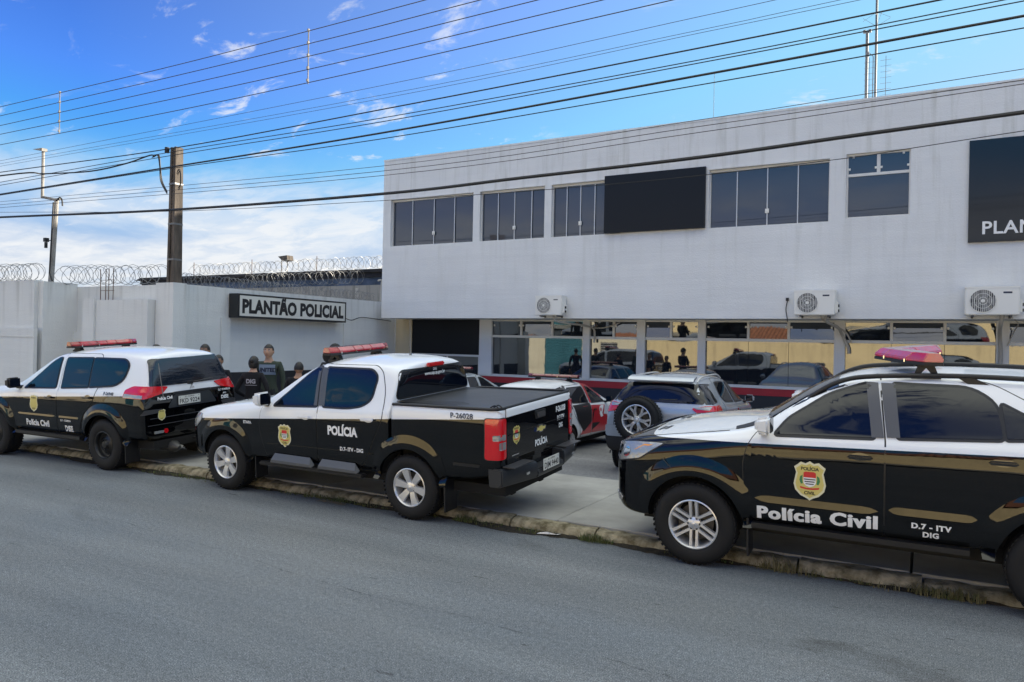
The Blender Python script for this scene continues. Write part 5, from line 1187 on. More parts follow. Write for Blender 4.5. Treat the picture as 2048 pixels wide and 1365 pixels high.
# ------------------------------------------------------------------ the right hand SUV
def build_suv_right():
    paint = livery('suv_paint', 1.262, -.030)
    S_ = [(3.62, .52, .50, .92, .46, 1.00, .40, 1.01), (3.60, .44, .66, .96, .60, 1.05, .52, 1.06), (3.50, .38, .80, 1.01, .755, 1.10, .66, 1.11), (3.33, .36, .875, 1.06, .835, 1.145, .74, 1.16), (3.1, .38, .905, 1.10, .87, 1.185, .78, 1.20), (2.75, .42, .92, 1.15, .885, 1.235, .79, 1.255),
          (2.35, .44, .92, 1.215, .893, 1.285, .77, 1.315), (2.16, .45, .92, 1.235, .893, 1.36, .755, 1.41), (1.80, .45, .92, 1.25, .892, 1.60, .69, 1.66), (1.5, .45, .92, 1.26, .892, 1.735, .65, 1.79), (1.2, .45, .92, 1.265, .892, 1.785, .635, 1.84), (.6, .45, .92, 1.28, .892, 1.80, .63, 1.86),
          (0, .45, .92, 1.30, .892, 1.785, .63, 1.845), (-.5, .45, .92, 1.31, .888, 1.75, .62, 1.805), (-.80, .46, .91, 1.31, .87, 1.66, .60, 1.70), (-.93, .47, .89, 1.28, .84, 1.40, .66, 1.43), (-1.0, .49, .85, 1.1, .80, 1.2, .68, 1.21), (-1.02, .54, .78, .9, .74, 1.05, .62, 1.06)]
    c = Car('police_suv', 'black and white police suv with large Polícia Civil lettering and pinkish beacon', 'suv', S_, paint, [(-.07, .39), (2.75, .39)], .39, .92, .465, (), 'police vehicles parked along the kerb')
    c.wmax = .92
    for side in (1, -1):
        fd = c.door([(1.165, .50), (1.165, 1.28), (1.225, 1.80), (1.58, 1.735), (2.06, 1.42), (2.235, 1.24), (2.30, 1.05), (2.285, .70), (2.20, .50)], side, [.03, .02, .03, .1, .1, .1, .1, .1, .06])
        rd = c.door([(.36, .72), (.16, .92), (-.03, 1.20), (-.10, 1.40), (.12, 1.62), (.40, 1.77), (.60, 1.80), (1.212, 1.80), (1.152, 1.28), (1.152, .50), (.48, .50)], side, [.1, .1, .08, .08, .1, .1, .08, .03, .02, .03, .08])
        c.window([(2.03, 1.282), (1.93, 1.41), (1.60, 1.635), (1.33, 1.725), (1.305, 1.725), (1.245, 1.312)], ('side', side), fd, r_=[.02, .05, .1, .05, .02, .02])
        c.window([(1.065, 1.325), (1.115, 1.735), (.55, 1.73), (.38, 1.62), (.34, 1.365)], ('side', side), rd, r_=[.02, .02, .12, .12, .03])
        c.window([(.315, 1.368), (.345, 1.618), (.16, 1.52), (-.02, 1.395)], ('side', side), rd, r_=.015)
        c.window([(-.20, 1.40), (-.08, 1.62), (-.20, 1.68), (-.48, 1.66), (-.62, 1.55), (-.60, 1.42)], ('side', side), None, r_=[.03, .05, .08, .1, .1, .05])
        c.patch('pillar_vinyl', [(1.170, 1.312), (1.23, 1.742), (1.322, 1.742), (1.262, 1.310)], ('side', side), vinyl_grey, off=.018, thick=.004, parent=fd)
        c.patch('pillar_vinyl', [(1.05, 1.322), (1.10, 1.742), (1.208, 1.742), (1.148, 1.318)], ('side', side), vinyl_grey, off=.018, thick=.004, parent=rd)
        blkh = mat('black_handle', (.008, .008, .010), rough=.12, coat=1)
        c.handle(1.345, 1.155, side, fd, blkh, .19); c.handle(.34, 1.20, side, rd, blkh, .19)
        mirror(c, 2.10, 1.385, side, mat('white_shell', (.76, .78, .81)), .90, 1.0)
        # low door crease, built as a tilted ledge to catch the wall's reflection
        for a, b, p_ in ((1.20, 2.20, fd), (.50, 1.13, rd)):
            c.ledge(a, b, .682 if a > 1 else .705, .742 if a > 1 else .765, side, p_, taper=.10)
        for ax in (-.07, 2.75): c.arch(ax, .40, .452, .64, side, paint, 3, 177, .040)
        mb = MB(); a, b = sorted((side*.86, side*.935)); mb.box(.55, 2.22, a, b, .44, .485); mb.obj('sill_trim', rub, c.root)
        flap(c, 2.26, .16, .52, side, .2, .9); flap(c, -.5, .16, .5, side)
        for ax in (-.07, 2.75): c.wheel(ax, .39, side, .388, .265, .232, 'twelve', .93)
        # roof rail
        k = .66*side; rail = []
        for x, dz in ((1.78, -.0), (1.55, .05), (1.25, .055), (.5, .06), (-.3, .06), (-.62, .02)):
            h = c.bvh.ray_cast(Vector((x, side*.60, 4)), Vector((0, 0, -1)))[0]; rail.append((x, side*.60, h.z+dz))
        mb = MB(); mb.tube(spl(rail, 5), .021, 8); rr_ = mb.obj('roof_rail', rub, c.root, 50)
        for x in (.55, -.45):
            h = c.bvh.ray_cast(Vector((x, side*.60, 4)), Vector((0, 0, -1)))[0]; mb = MB(); mb.prism([(x-.13, h.z-.005), (x+.02, h.z-.005), (x+.11, h.z+.055), (x+.0, h.z+.055)], side*.585, side*.615); mb.obj('rail_foot', rub, rr_)
        h = c.bvh.ray_cast(Vector((1.7, side*.60, 4)), Vector((0, 0, -1)))[0]; mb = MB(); mb.add([(1.80, side*.57, h.z-.03), (1.80, side*.63, h.z-.05), (1.3, side*.63, h.z+.02), (1.3, side*.57, h.z+.03), (1.5, side*.60, h.z+.09)], [(0, 1, 4), (1, 2, 4), (2, 3, 4), (3, 0, 4)]); mb.obj('rail_foot', rub, rr_)
    fd = [o for o in c.root.children if o.name.startswith('door') and not 'gap' in o.name]
    badge(c, 1.735, .915, .335, ('side', 1), fd[0], -1)
    c.text('Polícia Civil', 1.69, .552, .108, ('side', 1), dec_white, parent=fd[0], off=.0125, bold=.035, heavy=.035, xs=1.22, spacing=1.12, rise=.03)
    c.text('D.7 - ITV', .82, .612, .044, ('side', 1), dec_white, parent=fd[1], off=.0125, bold=.035, heavy=.02, xs=1.1, spacing=1.1); c.text('DIG', .82, .548, .042, ('side', 1), dec_white, parent=fd[1], off=.0125, bold=.035, heavy=.02, xs=1.1, spacing=1.1)
    d = Vector((-.66, 0, -.75)).normalized(); fr = (Vector((1.85, 0, 1.6))-d*1.5, Vector((0, 1, 0)), Vector((-.75, 0, .66)).normalized(), d)
    c.patch('windscreen', roundpoly([(-.72, -.36), (.72, -.36), (.60, .30), (-.60, .30)], .05), fr, car_glass, off=.006)
    # hood seam, cowl, scoop
    for side in (1, -1):
        mb = MB(); pts = []
        for x, y in ((3.45, .66), (3.2, .74), (2.8, .765), (2.45, .76)):
            h = c.bvh.ray_cast(Vector((x, side*y, 4)), Vector((0, 0, -1)))[0]; pts.append((x, h.y, h.z+.0015))
        mb.tube(spl(pts, 5), .0035, 5); mb.obj('bonnet_seam', rub, c.root)
        c.patch('wiper_cowl', roundpoly([(2.12, side*.50), (2.42, side*.62), (2.40, side*.74), (2.12, side*.735)], .02), 'top', rub, off=.006, thick=.005)
        for k in range(2):
            c.patch('bonnet_vent', roundpoly([(3.18-.06*k, side*.28), (3.22-.06*k, side*.28), (3.24-.06*k, side*.46), (3.20-.06*k, side*.46)], .01), 'top', trim_grey, off=.004, thick=0)
    c.qf = Vector((3.42, .72, 0))
    for side in (1, -1):
        P2 = [(-.24, .93), (-.05, .895), (.20, .96), (.36, 1.115), (.10, 1.10), (-.22, 1.045)]
        if side > 0: P2 = [(-a, b) for a, b in P2]
        hl = c.patch('headlamp', roundpoly(P2, .025), ('qfront', side), clear_lens, off=.010, thick=.02, step=.05)
        c.patch('headlamp_bezel', inset(roundpoly(P2, .025), -.012), ('qfront', side), rub, off=.003, thick=0, step=.06, parent=hl)
        for du, rr_ in ((-.10, .05), (.04, .045)):
            oval = [(-du*side+rr_*math.cos(a), .99+rr_*math.sin(a)) for a in [k*math.pi/8 for k in range(16)]]
            c.patch('projector', oval, ('qfront', side), chrome, off=.013, thick=0, step=None, parent=hl)
        c.patch('front_indicator', roundpoly([((-.12)*side, 1.02), (-.28*side, 1.09), (-.20*side, 1.085)], .005), ('qfront', side), amber, off=.013, thick=0, step=None, parent=hl)
        P3 = [(-.24, .50), (-.03, .49), (.0, .53), (-.06, .56), (-.23, .56)]
        if side > 0: P3 = [(-a, b) for a, b in P3]
        c.patch('fog_lamp', roundpoly(P3, .015), ('qfront', side), clear_lens, off=.012, thick=.01, step=.05)
        mb = MB(); mb.tube([(3.05, side*.925, .99), (2.95, side*.94, .90)], .004, 5); mb.obj('bumper_seam', rub, c.root)
    c.patch('grille', roundpoly([(-.46, .74), (.46, .74), (.50, .98), (-.50, .98)], .04), 'front', chrome, off=.01)
    c.patch('bumper_intake', roundpoly([(-.5, .46), (.5, .46), (.54, .62), (-.54, .62)], .04), 'front', rub, off=.01)
    for side in (1, -1): c.patch('tail_lamp', roundpoly([(-.10, 1.0), (.10, 1.0), (.12, 1.33), (-.08, 1.33)], .03), ('qrear', side), red_lens, off=.015, thick=.02)
    c.patch('rear_screen', roundpoly([(-.6, 1.32), (.6, 1.32), (.52, 1.64), (-.52, 1.64)], .05), 'rear', car_glass, off=.008)
    pink = mat('pink_beacon_dome', (.58, .018, .05), rough=.10, coat=1.0, var=.6, vscale=9, stretch=(1, 1, .3), col2=(.42, .05, .13))
    light_bar(c, 1.16, 1.865, 1.24, .075, .075, .28, V=.55, m=pink, feet=.52)
    underbody(c, -.95, 3.3, .70, .34, .46)
    return c
fo = build_suv_right()
fo.place(.87, 6.93, R(3.8), 0, .93)

# ------------------------------------------------------------------ the left hand SUV
def build_suv_left():
    paint = livery('left_suv_paint', 1.118, -.050)
    S_ = [(3.55, .50, .50, .88, .46, .96, .40, .97), (3.52, .44, .68, .92, .62, 1.0, .55, 1.01), (3.38, .40, .82, .98, .77, 1.06, .68, 1.08), (3.1, .40, .885, 1.04, .85, 1.12, .77, 1.15), (2.7, .42, .905, 1.09, .87, 1.165, .78, 1.20), (2.35, .44, .905, 1.12, .875, 1.20, .75, 1.25), (2.18, .45, .905, 1.135, .875, 1.31, .73, 1.36),
          (1.65, .45, .905, 1.15, .875, 1.62, .66, 1.67), (1.35, .45, .905, 1.155, .875, 1.715, .64, 1.77), (1.0, .45, .905, 1.16, .875, 1.75, .635, 1.805), (.4, .45, .905, 1.17, .875, 1.765, .635, 1.825), (-.2, .45, .905, 1.19, .87, 1.755, .63, 1.815), (-.55, .46, .90, 1.20, .86, 1.735, .62, 1.79),
          (-.74, .46, .89, 1.21, .84, 1.71, .61, 1.755), (-.80, .47, .88, 1.215, .83, 1.67, .605, 1.71), (-.88, .47, .875, 1.22, .82, 1.45, .665, 1.48), (-.925, .48, .865, 1.15, .815, 1.26, .70, 1.27), (-.95, .50, .84, 1.02, .80, 1.14, .70, 1.15), (-.965, .56, .78, .9, .74, 1.0, .62, 1.01)]
    S_ = [((x if x > -.4 else -.4+(x+.4)*.82),)+tuple(r_) for x, *r_ in S_]
    c = Car('police_suv', 'black and white police suv parked furthest left with black steel wheels', 'suv', S_, paint, [(0, .385), (2.80, .385)], .385, .905, .46, (), 'police vehicles parked along the kerb')
    c.wmax = .905
    blkh = mat('black_handle', (.008, .008, .010))
    for side in (1, -1):
        fd = c.door([(1.13, .50), (1.13, 1.17), (1.21, 1.715), (1.50, 1.66), (2.08, 1.28), (2.22, 1.12), (2.24, .85), (2.12, .50)], side, [.03, .02, .03, .1, .1, .1, .1, .06])
        rd = c.door([(.50, .80), (.26, .98), (.20, 1.18), (.22, 1.55), (.34, 1.725), (1.198, 1.718), (1.118, 1.17), (1.118, .50), (.60, .50)], side, [.12, .1, .06, .1, .06, .03, .02, .03, .1])
        c.window([(2.0, 1.165), (1.50, 1.565), (1.36, 1.635), (1.285, 1.635), (1.205, 1.195)], ('side', side), fd, r_=[.02, .1, .03, .02, .02])
        c.window([(1.06, 1.20), (1.14, 1.64), (.50, 1.655), (.42, 1.235)], ('side', side), rd, r_=.02)
        c.window([(.385, 1.238), (.465, 1.655), (-.24, 1.655), (-.36, 1.58), (-.34, 1.38), (-.18, 1.285)], ('side', side), None, r_=[.02, .02, .08, .1, .1, .1])
        c.handle(1.30, 1.04, side, fd, blkh, .18); c.handle(.36, 1.085, side, rd, blkh, .18)
        mirror(c, 2.10, 1.25, side, rub, .88, 1.05)
        for a, b, p_ in ((1.16, 2.16, fd), (.56, 1.09, rd)): c.ledge(a, b, .735, .765, side, p_, .008, .014, .06)
        for ax in (0, 2.80): c.arch(ax, .39, .452, .62, side, paint, 2, 178, .045)
        mb = MB(); a, b = sorted((side*.84, side*.93)); mb.box(.55, 2.2, a, b, .42, .47); mb.obj('side_step', rub, c.root)
        flap(c, -.47, .14, .5, side)
        for ax in (0, 2.80): c.wheel(ax, .385, side, .385, .265, .205, 'steel', .92)
    fd = [o for o in c.root.children if o.name.startswith('door') and not 'gap' in o.name]
    badge(c, 1.70, .93, .27, ('side', 1), fd[0], -1, detail=False)
    c.text('Polícia Civil', 1.62, .575, .095, ('side', 1), dec_white, parent=fd[0], off=.0125, bold=.035, heavy=.02, xs=.92, spacing=1.06)
    c.text('D.7 - ITAPEVA', .90, .68, .030, ('side', 1), dec_white, parent=fd[1], off=.0125, bold=.03); c.text('DISE', .83, .535, .085, ('side', 1), dec_white, parent=fd[1], off=.0125, bold=.05, xs=.85)
    c.text('P-26948', -.11, 1.138, .046, ('side', 1), dec_navy, off=.006, bold=.02, slant=-.2, xs=1.1)
    # rear: wrap glass, lamps, hatch details
    g = roundpoly([(-.735, 1.27), (.735, 1.27), (.615, 1.672), (-.615, 1.672)], .05)
    rs = c.patch('rear_screen', g, 'rear', mat('hatch_glass', (.010, .014, .022), rough=.03, ior=1.7, bump=.5, bscale=14, bdist=.004, stretch=(1, .35, 2)), off=.014, thick=.016, step=.035)
    for side in (1, -1):
        P2 = [(-.30, 1.115), (-.02, 1.105), (.22, 1.165), (.30, 1.255), (.12, 1.275), (-.14, 1.285), (-.26, 1.22)]
        if side < 0: P2 = [(-a, b) for a, b in P2]
        tl = c.patch('tail_lamp', roundpoly(P2, .03), ('qrear', side), red_lens, off=.022, thick=.03, step=.05)
        P3 = [(-.29, 1.12), (-.05, 1.112), (-.04, 1.155), (-.27, 1.17)]
        if side < 0: P3 = [(-a, b) for a, b in P3]
        c.patch('indicator_lens', P3, ('qrear', side), clear_lens, off=.026, thick=.004, step=.05, parent=tl)
        c.patch('fog_reflector', roundpoly([(side*.62-.08, .575), (side*.62+.08, .575), (side*.62+.08, .615), (side*.62-.08, .615)], .012), 'rear', clear_lens, off=.012, thick=.01)
        c.patch('fog_lens', [(side*.50+.035*math.cos(a), .60+.035*math.sin(a)) for a in [k*math.pi/8 for k in range(16)]], 'rear', red_lens, off=.012, thick=.01)
        c.patch('bumper_vent', roundpoly([(-.08, .87), (.20, .885), (.22, .935), (-.02, .945)] if side > 0 else [(.08, .87), (-.20, .885), (-.22, .935), (.02, .945)], .02), ('qrear', side), trim_grey, off=.012, thick=.01)
    c.patch('hatch_line', [(-.76, .80), (.76, .80), (.76, .812), (-.76, .812)], 'rear', trim_grey, off=.004, thick=0)
    c.patch('bumper_line', [(-.8, .70), (.8, .70), (.8, .712), (-.8, .712)], 'rear', trim_grey, off=.004, thick=0)
    pr = c.patch('plate_recess', roundpoly([(-.46, .93), (.46, .93), (.33, 1.125), (-.33, 1.125)], .04), 'rear', mat('recess_grey', (.03, .034, .04), rough=.3), off=.006, thick=0)
    c.patch('plate_light_bar', roundpoly([(-.36, 1.13), (.36, 1.13), (.34, 1.165), (-.34, 1.165)], .012), 'rear', rub, off=.025, thick=.02)
    plate(c, rearM(c, .08, 1.03, .024), 'FKD 9224')
    for a in (90, 210, 330):
        q = [(0, 0), (.018, .022), (0, .052), (-.018, .022)]; ca, sa = math.cos(R(a-90)), math.sin(R(a-90))
        c.patch('maker_emblem', [(u*ca-v*sa, 1.215+u*sa+v*ca) for u, v in q], 'rear', chrome, off=.018, thick=.006, step=None)
    badge(c, -.57, .85, .17, 'rear', c.root, 1, detail=False)
    c.text('Polícia Civil', -.50, 1.07, .045, 'rear', dec_white, off=.012, bold=.04, xs=.9); c.text('D.7 ITAPEVA', .62, 1.09, .032, 'rear', dec_white, off=.012, bold=.03); c.text('SPO', .62, 1.035, .026, 'rear', dec_white, off=.012, bold=.03); c.text('DISE', .62, .96, .055, 'rear', dec_white, off=.012, bold=.05)
    mb = MB(); mb.tube([(-.95, .12, 1.30), (-.98, -.02, 1.31), (-.965, -.30, 1.33)], .008, 6); mb.box(-.98, -.94, .08, .16, 1.27, 1.32); mb.obj('rear_wiper', rub, rs)
    mb = MB(); mb.tube([(-.90, .62, 1.62), (-.985, .62, 1.10)], .006, 6); mb.obj('whip_aerial', steel, c.root)
    mb = MB(); mb.tube([(-.4, .35, .36), (-.9, .38, .34), (-1.0, .38, .33)], [.06, .09, .03], 10); mb.obj('exhaust', mat('exhaust_steel', (.10, .10, .10), rough=.5, metal=.8), c.root, 50)
    mb = MB(); mb.box(-1.05, -.9, -.06, .06, .40, .44); mb.tube([(-1.03, 0, .44), (-1.03, 0, .49)], .02, 8); mb.tube([(-.95, -.1, .42), (-.95, -.1, .2)], .006, 5); mb.obj('tow_hitch', under_m, c.root)
    d = Vector((-.62, 0, -.78)).normalized(); fr = (Vector((1.85, 0, 1.5))-d*1.5, Vector((0, 1, 0)), Vector((-.78, 0, .62)).normalized(), d)
    c.patch('windscreen', roundpoly([(-.66, -.33), (.66, -.33), (.56, .28), (-.56, .28)], .05), fr, car_glass, off=.006)
    c.qf = Vector((3.35, .72, 0))
    for side in (1, -1): c.patch('headlamp', roundpoly([(-.2*side, .85), (.2*side, .85), (.25*side, 1.0), (-.2*side, .96)], .03), ('qfront', side), clear_lens, off=.01, thick=.02)
    c.patch('grille', roundpoly([(-.4, .62), (.4, .62), (.42, .88), (-.42, .88)], .04), 'front', rub, off=.01)
    light_bar(c, 1.25, 1.73, 1.18, .10, .07, .24, feet=.42)
    underbody(c, -.85, 3.3, .70, .34, .46)
    return c
pj = build_suv_left()
pj.place(-10.82, 6.84, R(3.6), R(2.5), .93)

# ------------------------------------------------------------------ silver crossover with the spare wheel
def build_crossover():
    paint = livery('silver_paint', .60, 0.0, lower=(.018, .019, .021), upper=(.42, .46, .52))
    paint.node_tree.nodes['Principled BSDF'].inputs['Metallic'].default_value = .55
    S_ = [(3.32, .40, .5, .78, .46, .84, .4, .85), (3.28, .34, .72, .84, .66, .92, .58, .93), (3.1, .3, .83, .92, .78, 1.0, .68, 1.01), (2.6, .32, .87, .98, .83, 1.06, .72, 1.09), (2.2, .34, .875, 1.03, .84, 1.10, .70, 1.15), (2.0, .34, .88, 1.05, .84, 1.22, .66, 1.27),
          (1.55, .34, .88, 1.07, .84, 1.47, .58, 1.52), (1.2, .34, .88, 1.08, .84, 1.54, .56, 1.60), (.7, .34, .88, 1.10, .84, 1.56, .56, 1.625), (.1, .34, .88, 1.13, .84, 1.545, .55, 1.61), (-.3, .35, .88, 1.15, .835, 1.52, .55, 1.58), (-.48, .36, .875, 1.15, .82, 1.49, .55, 1.54), (-.54, .36, .87, 1.14, .81, 1.44, .56, 1.49), (-.64, .38, .86, 1.06, .80, 1.16, .68, 1.17), (-.685, .40, .84, .98, .79, 1.08, .68, 1.09), (-.70, .48, .78, .9, .73, .98, .62, .99)]
    c = Car('crossover_car', 'silver compact crossover with spare wheel on its back door', 'car', S_, paint, [(0, .335), (2.52, .335)], .335, .88, .40)
    c.wmax = .88
    for side in (1, -1):
        fd = c.door([(1.02, .42), (1.02, 1.09), (1.09, 1.50), (1.40, 1.46), (1.88, 1.16), (2.0, 1.02), (2.0, .7), (1.9, .42)], side)
        rd = c.door([(.42, .72), (.18, .92), (.14, 1.12), (.26, 1.44), (.34, 1.52), (1.078, 1.503), (1.008, 1.09), (1.008, .42), (.5, .42)], side)
        c.window([(1.80, 1.11), (1.42, 1.385), (1.30, 1.435), (1.17, 1.435), (1.10, 1.125)], ('side', side), fd, r_=[.02, .08, .03, .02, .02])
        c.window([(.96, 1.135), (1.02, 1.44), (.40, 1.45), (.22, 1.28), (.30, 1.175)], ('side', side), rd, r_=[.02, .02, .06, .1, .06])
        c.patch('rear_quarter_glass', roundpoly([(-.55, 1.16), (-.49, 1.44), (-.18, 1.445), (-.12, 1.36), (-.18, 1.19)], .05), ('side', side), car_glass, off=.006, thick=.004)
        c.handle(1.15, .98, side, fd, chrome, .16); mirror(c, 1.86, 1.14, side, mat('silver_shell', (.42, .46, .52), rough=.3, coat=1, metal=.5), .84, .85)
        for ax in (0, 2.52): c.arch(ax, .34, .385, .46, side, rub, -10, 190, .02)
        for ax in (0, 2.52): c.wheel(ax, .335, side, .335, .215, .205, 'split', .885)
        P2 = [(-.25, 1.0), (.02, .98), (.20, 1.03), (.27, 1.10), (.08, 1.145), (-.25, 1.14), (-.31, 1.07)]
        if side > 0: P2 = P2
        else: P2 = [(-a, b) for a, b in P2]
        O, U, V, D = c.frame('qrear', side); c0 = Vector((-.62, .80*side, 0))
        fr = (c0-D*3, U, V, D)
        tl = c.patch('tail_lamp', roundpoly(P2, .03), fr, red_lens, off=.014, thick=.02, step=.05)
        P3 = [(.04*side, 1.08), (.20*side, 1.09), (.24*side, 1.11), (.08*side, 1.133), (-.02*side, 1.13)]
        c.patch('reverse_lens', P3, fr, clear_lens, off=.017, thick=0, step=.05, parent=tl)
        pts = []
        for x in (1.3, 1.0, .3, -.2, -.4):
            h = c.bvh.ray_cast(Vector((x, side*.52, 4)), Vector((0, 0, -1)))[0]; pts.append((x, side*.52, h.z+(.045 if -.3 < x < 1.2 else .005)))
        mb = MB(); mb.tube(spl(pts), .014, 8); mb.obj('roof_rail', alu_grey, c.root, 50)
        c.patch('corner_reflector', [(side*.74-.05, .50), (side*.74+.05, .50), (side*.74+.05, .54), (side*.74-.05, .54)], 'rear', red_lens, off=.01, thick=0)
    g = roundpoly([(-.70, 1.17), (.70, 1.17), (.60, 1.46), (-.60, 1.46)], .05)
    rs = c.patch('rear_screen', g, 'rear', car_glass, off=.010, thick=.012)
    for side in (1, -1): c.patch('rear_screen_wing', [(-.62, 1.165), (-.545, 1.45), (-.49, 1.45), (-.50, 1.17)], ('side', side), car_glass, off=.006, thick=0, parent=rs)
    mb = MB(); mb.box(-.60, -.50, -.16, .16, 1.50, 1.535); mb.obj('brake_light', red_lens, c.root)
    mb = MB(); mb.prism([(-.64, 1.49), (-.42, 1.555), (-.42, 1.58), (-.60, 1.545), (-.645, 1.51)], -.52, .52); mb.obj('spoiler', paint, c.root, 30)
    c.patch('hatch_seam', [(-.735, .62), (-.725, .62), (-.70, 1.15), (-.71, 1.15)], 'rear', rub, off=.003, thick=0); c.patch('hatch_seam', [(.735, .62), (.725, .62), (.70, 1.15), (.71, 1.15)], 'rear', rub, off=.003, thick=0)
    c.patch('maker_emblem', [(-.60+.045*math.cos(a), .90+.02*math.sin(a)) for a in [k*math.pi/8 for k in range(16)]], 'rear', dec_navy, off=.008, thick=.004, step=None)
    c.patch('rear_bumper', roundpoly([(-.80, .40), (.80, .40), (.84, .60), (-.84, .60)], .03), 'rear', dark_plastic, off=.03, thick=.03)
    c.patch('bumper_skin', roundpoly([(-.83, .605), (.83, .605), (.84, .78), (-.84, .78)], .03), 'rear', paint, off=.03, thick=.03)
    mb = MB(); mb.tube([(-.72, -.02, 1.22), (-.72, -.30, 1.23)], .007, 6); mb.obj('rear_wiper', rub, rs)
    sw = wheel_obj(.335, .19, .215, 'split'); sw.name = 'spare_wheel'; sw.parent = c.root; sw.location = (-.83, .28, .905); sw.rotation_euler = (0, 0, math.pi/2); sw.scale = (1.08, 1.08, 1.08)
    mb = MB(); mb.box(-.74, -.69, .18, .40, .80, 1.0); mb.obj('spare_mount', dark_plastic, c.root)
    plate(c, rearM(c, .0, .47, .035), 'FPQ 2815')
    underbody(c, -.6, 3.0, .68, .22, .36)
    return c
ec = build_crossover()
ec.place(-3.64, 11.88, 0, R(2), heading=math.pi/2, z0=.0)

# ------------------------------------------------------------------ red and white patrol wagon
def build_wagon(name, label, redlivery=True, cat='car'):
    paint = livery(name+'_paint', .50, 0, lower=(.70, .71, .72) if redlivery else (.35, .38, .40), upper=(.72, .73, .75) if redlivery else (.42, .46, .50))
    S_ = [(3.26, .36, .5, .66, .46, .72, .4, .73), (3.2, .3, .72, .74, .66, .82, .58, .83), (3.0, .27, .79, .83, .74, .91, .64, .92), (2.5, .28, .815, .90, .78, .985, .66, 1.01), (2.15, .30, .82, .94, .785, 1.01, .65, 1.06), (1.95, .30, .82, .95, .785, 1.10, .62, 1.15),
          (1.4, .30, .82, .965, .785, 1.355, .55, 1.40), (1.05, .30, .82, .97, .785, 1.41, .53, 1.465), (.5, .30, .82, .98, .785, 1.425, .53, 1.485), (-.1, .30, .82, .99, .785, 1.41, .52, 1.47), (-.5, .31, .82, 1.0, .78, 1.385, .51, 1.44), (-.66, .32, .81, 1.0, .77, 1.35, .51, 1.39), (-.82, .33, .80, .98, .755, 1.08, .62, 1.10), (-.90, .36, .78, .9, .73, .98, .62, .99), (-.92, .44, .72, .8, .66, .88, .56, .89)]
    c = Car(name, label, cat, S_, paint, [(0, .30), (2.46, .30)], .30, .82, .36)
    c.wmax = .82
    red = mat('patrol_red', (.50, .012, .02), rough=.3, coat=1)
    for side in (1, -1):
        fd = c.door([(1.0, .36), (1.0, .97), (1.05, 1.375), (1.30, 1.34), (1.86, 1.05), (1.98, .93), (1.98, .6), (1.9, .36)], side)
        rd = c.door([(.40, .62), (.14, .85), (.10, 1.0), (.18, 1.36), (1.038, 1.378), (.988, .97), (.988, .36), (.48, .36)], side)
        w1 = c.window([(1.78, 1.0), (1.32, 1.285), (1.20, 1.31), (1.13, 1.31), (1.08, 1.01)], ('side', side), fd, r_=.02)
        c.window([(.94, 1.02), (.98, 1.315), (.26, 1.31), (.20, 1.05)], ('side', side), rd, r_=.03)
        c.window([(.05, 1.06), (.10, 1.31), (-.45, 1.29), (-.62, 1.12), (-.58, 1.08)], ('side', side), None, r_=.04)
        c.handle(1.12, .87, side, fd, rub, .15); mirror(c, 1.80, 1.05, side, dark_plastic, .79, .8)
        for ax in (0, 2.46): c.wheel(ax, .30, side, .30, .19, .185, 'split', .825)
        if redlivery:
            f = ('side', side)
            c.patch('red_panel', [(1.0, .40), (1.0, .955), (1.10, .955), (1.72, .925), (1.62, .74), (1.80, .72), (1.92, .55), (1.75, .38)], f, red, off=.010, thick=0, parent=fd)
            c.patch('white_chevron', [(1.50, .93), (1.66, .92), (1.54, .76), (1.60, .70), (1.48, .68), (1.40, .76)], f, dec_white, off=.0115, thick=0, parent=fd)
            c.patch('black_chevron', [(1.02, .78), (1.15, .90), (1.02, .60), (1.45, .58), (1.02, .45)], f, dec_black, off=.0115, thick=0, parent=fd)
            c.patch('round_crest', [(1.47+.075*math.cos(a), .84+.075*math.sin(a)) for a in [k*math.pi/8 for k in range(16)]], f, dec_white, off=.0125, thick=0, step=None, parent=fd)
            c.patch('crest_centre', [(1.47+.04*math.cos(a), .84+.04*math.sin(a)) for a in [k*math.pi/8 for k in range(16)]], f, badge_red, off=.0135, thick=0, step=None, parent=fd)
            c.patch('red_pillar', [(1.0, 1.0), (1.045, 1.365), (1.125, 1.36), (1.075, 1.0)], f, red, off=.018, thick=0, parent=fd)
            c.patch('red_cant_rail', [(1.04, 1.335), (1.04, 1.385), (1.30, 1.355), (1.75, 1.09), (1.72, 1.065), (1.28, 1.325)], f, red, off=.018, thick=0, parent=fd)
            c.patch('red_panel', [(.45, .40), (.985, .40), (.985, .955), (.6, .955), (.75, .7)], f, red, off=.010, thick=0, parent=rd)
            c.patch('black_chevron', [(.12, 1.0), (.98, 1.0), (.98, .62), (.7, .50), (.60, .45), (.30, .70)], f, dec_black, off=.0115, thick=0, parent=rd)
            c.patch('black_quarter', [(-.70, .95), (-.60, 1.28), (.05, 1.36), (.16, .98), (-.2, .80)], f, dec_black, off=.004, thick=0)
            c.patch('black_pillar', [(.06, 1.02), (.10, 1.37), (.19, 1.37), (.15, 1.02)], f, vinyl_grey, off=.018, thick=0, parent=rd)
    rs = c.patch('rear_screen', roundpoly([(-.64, 1.08), (.64, 1.08), (.53, 1.34), (-.53, 1.34)], .06), 'rear', car_glass, off=.008, thick=.01)
    if redlivery: c.text('190', -.42, 1.20, .06, 'rear', dec_white, off=.012, parent=rs, bold=.03)
    for side in (1, -1):
        O, U, V, D = c.frame('qrear', side); fr = (Vector((-.80, .72*side, 0))-D*3, U, V, D)
        c.patch('tail_lamp', roundpoly([(-.10, .72), (.10, .72), (.10, 1.02), (-.10, 1.02)], .03), fr, red_lens, off=.01, thick=.02, step=.05)
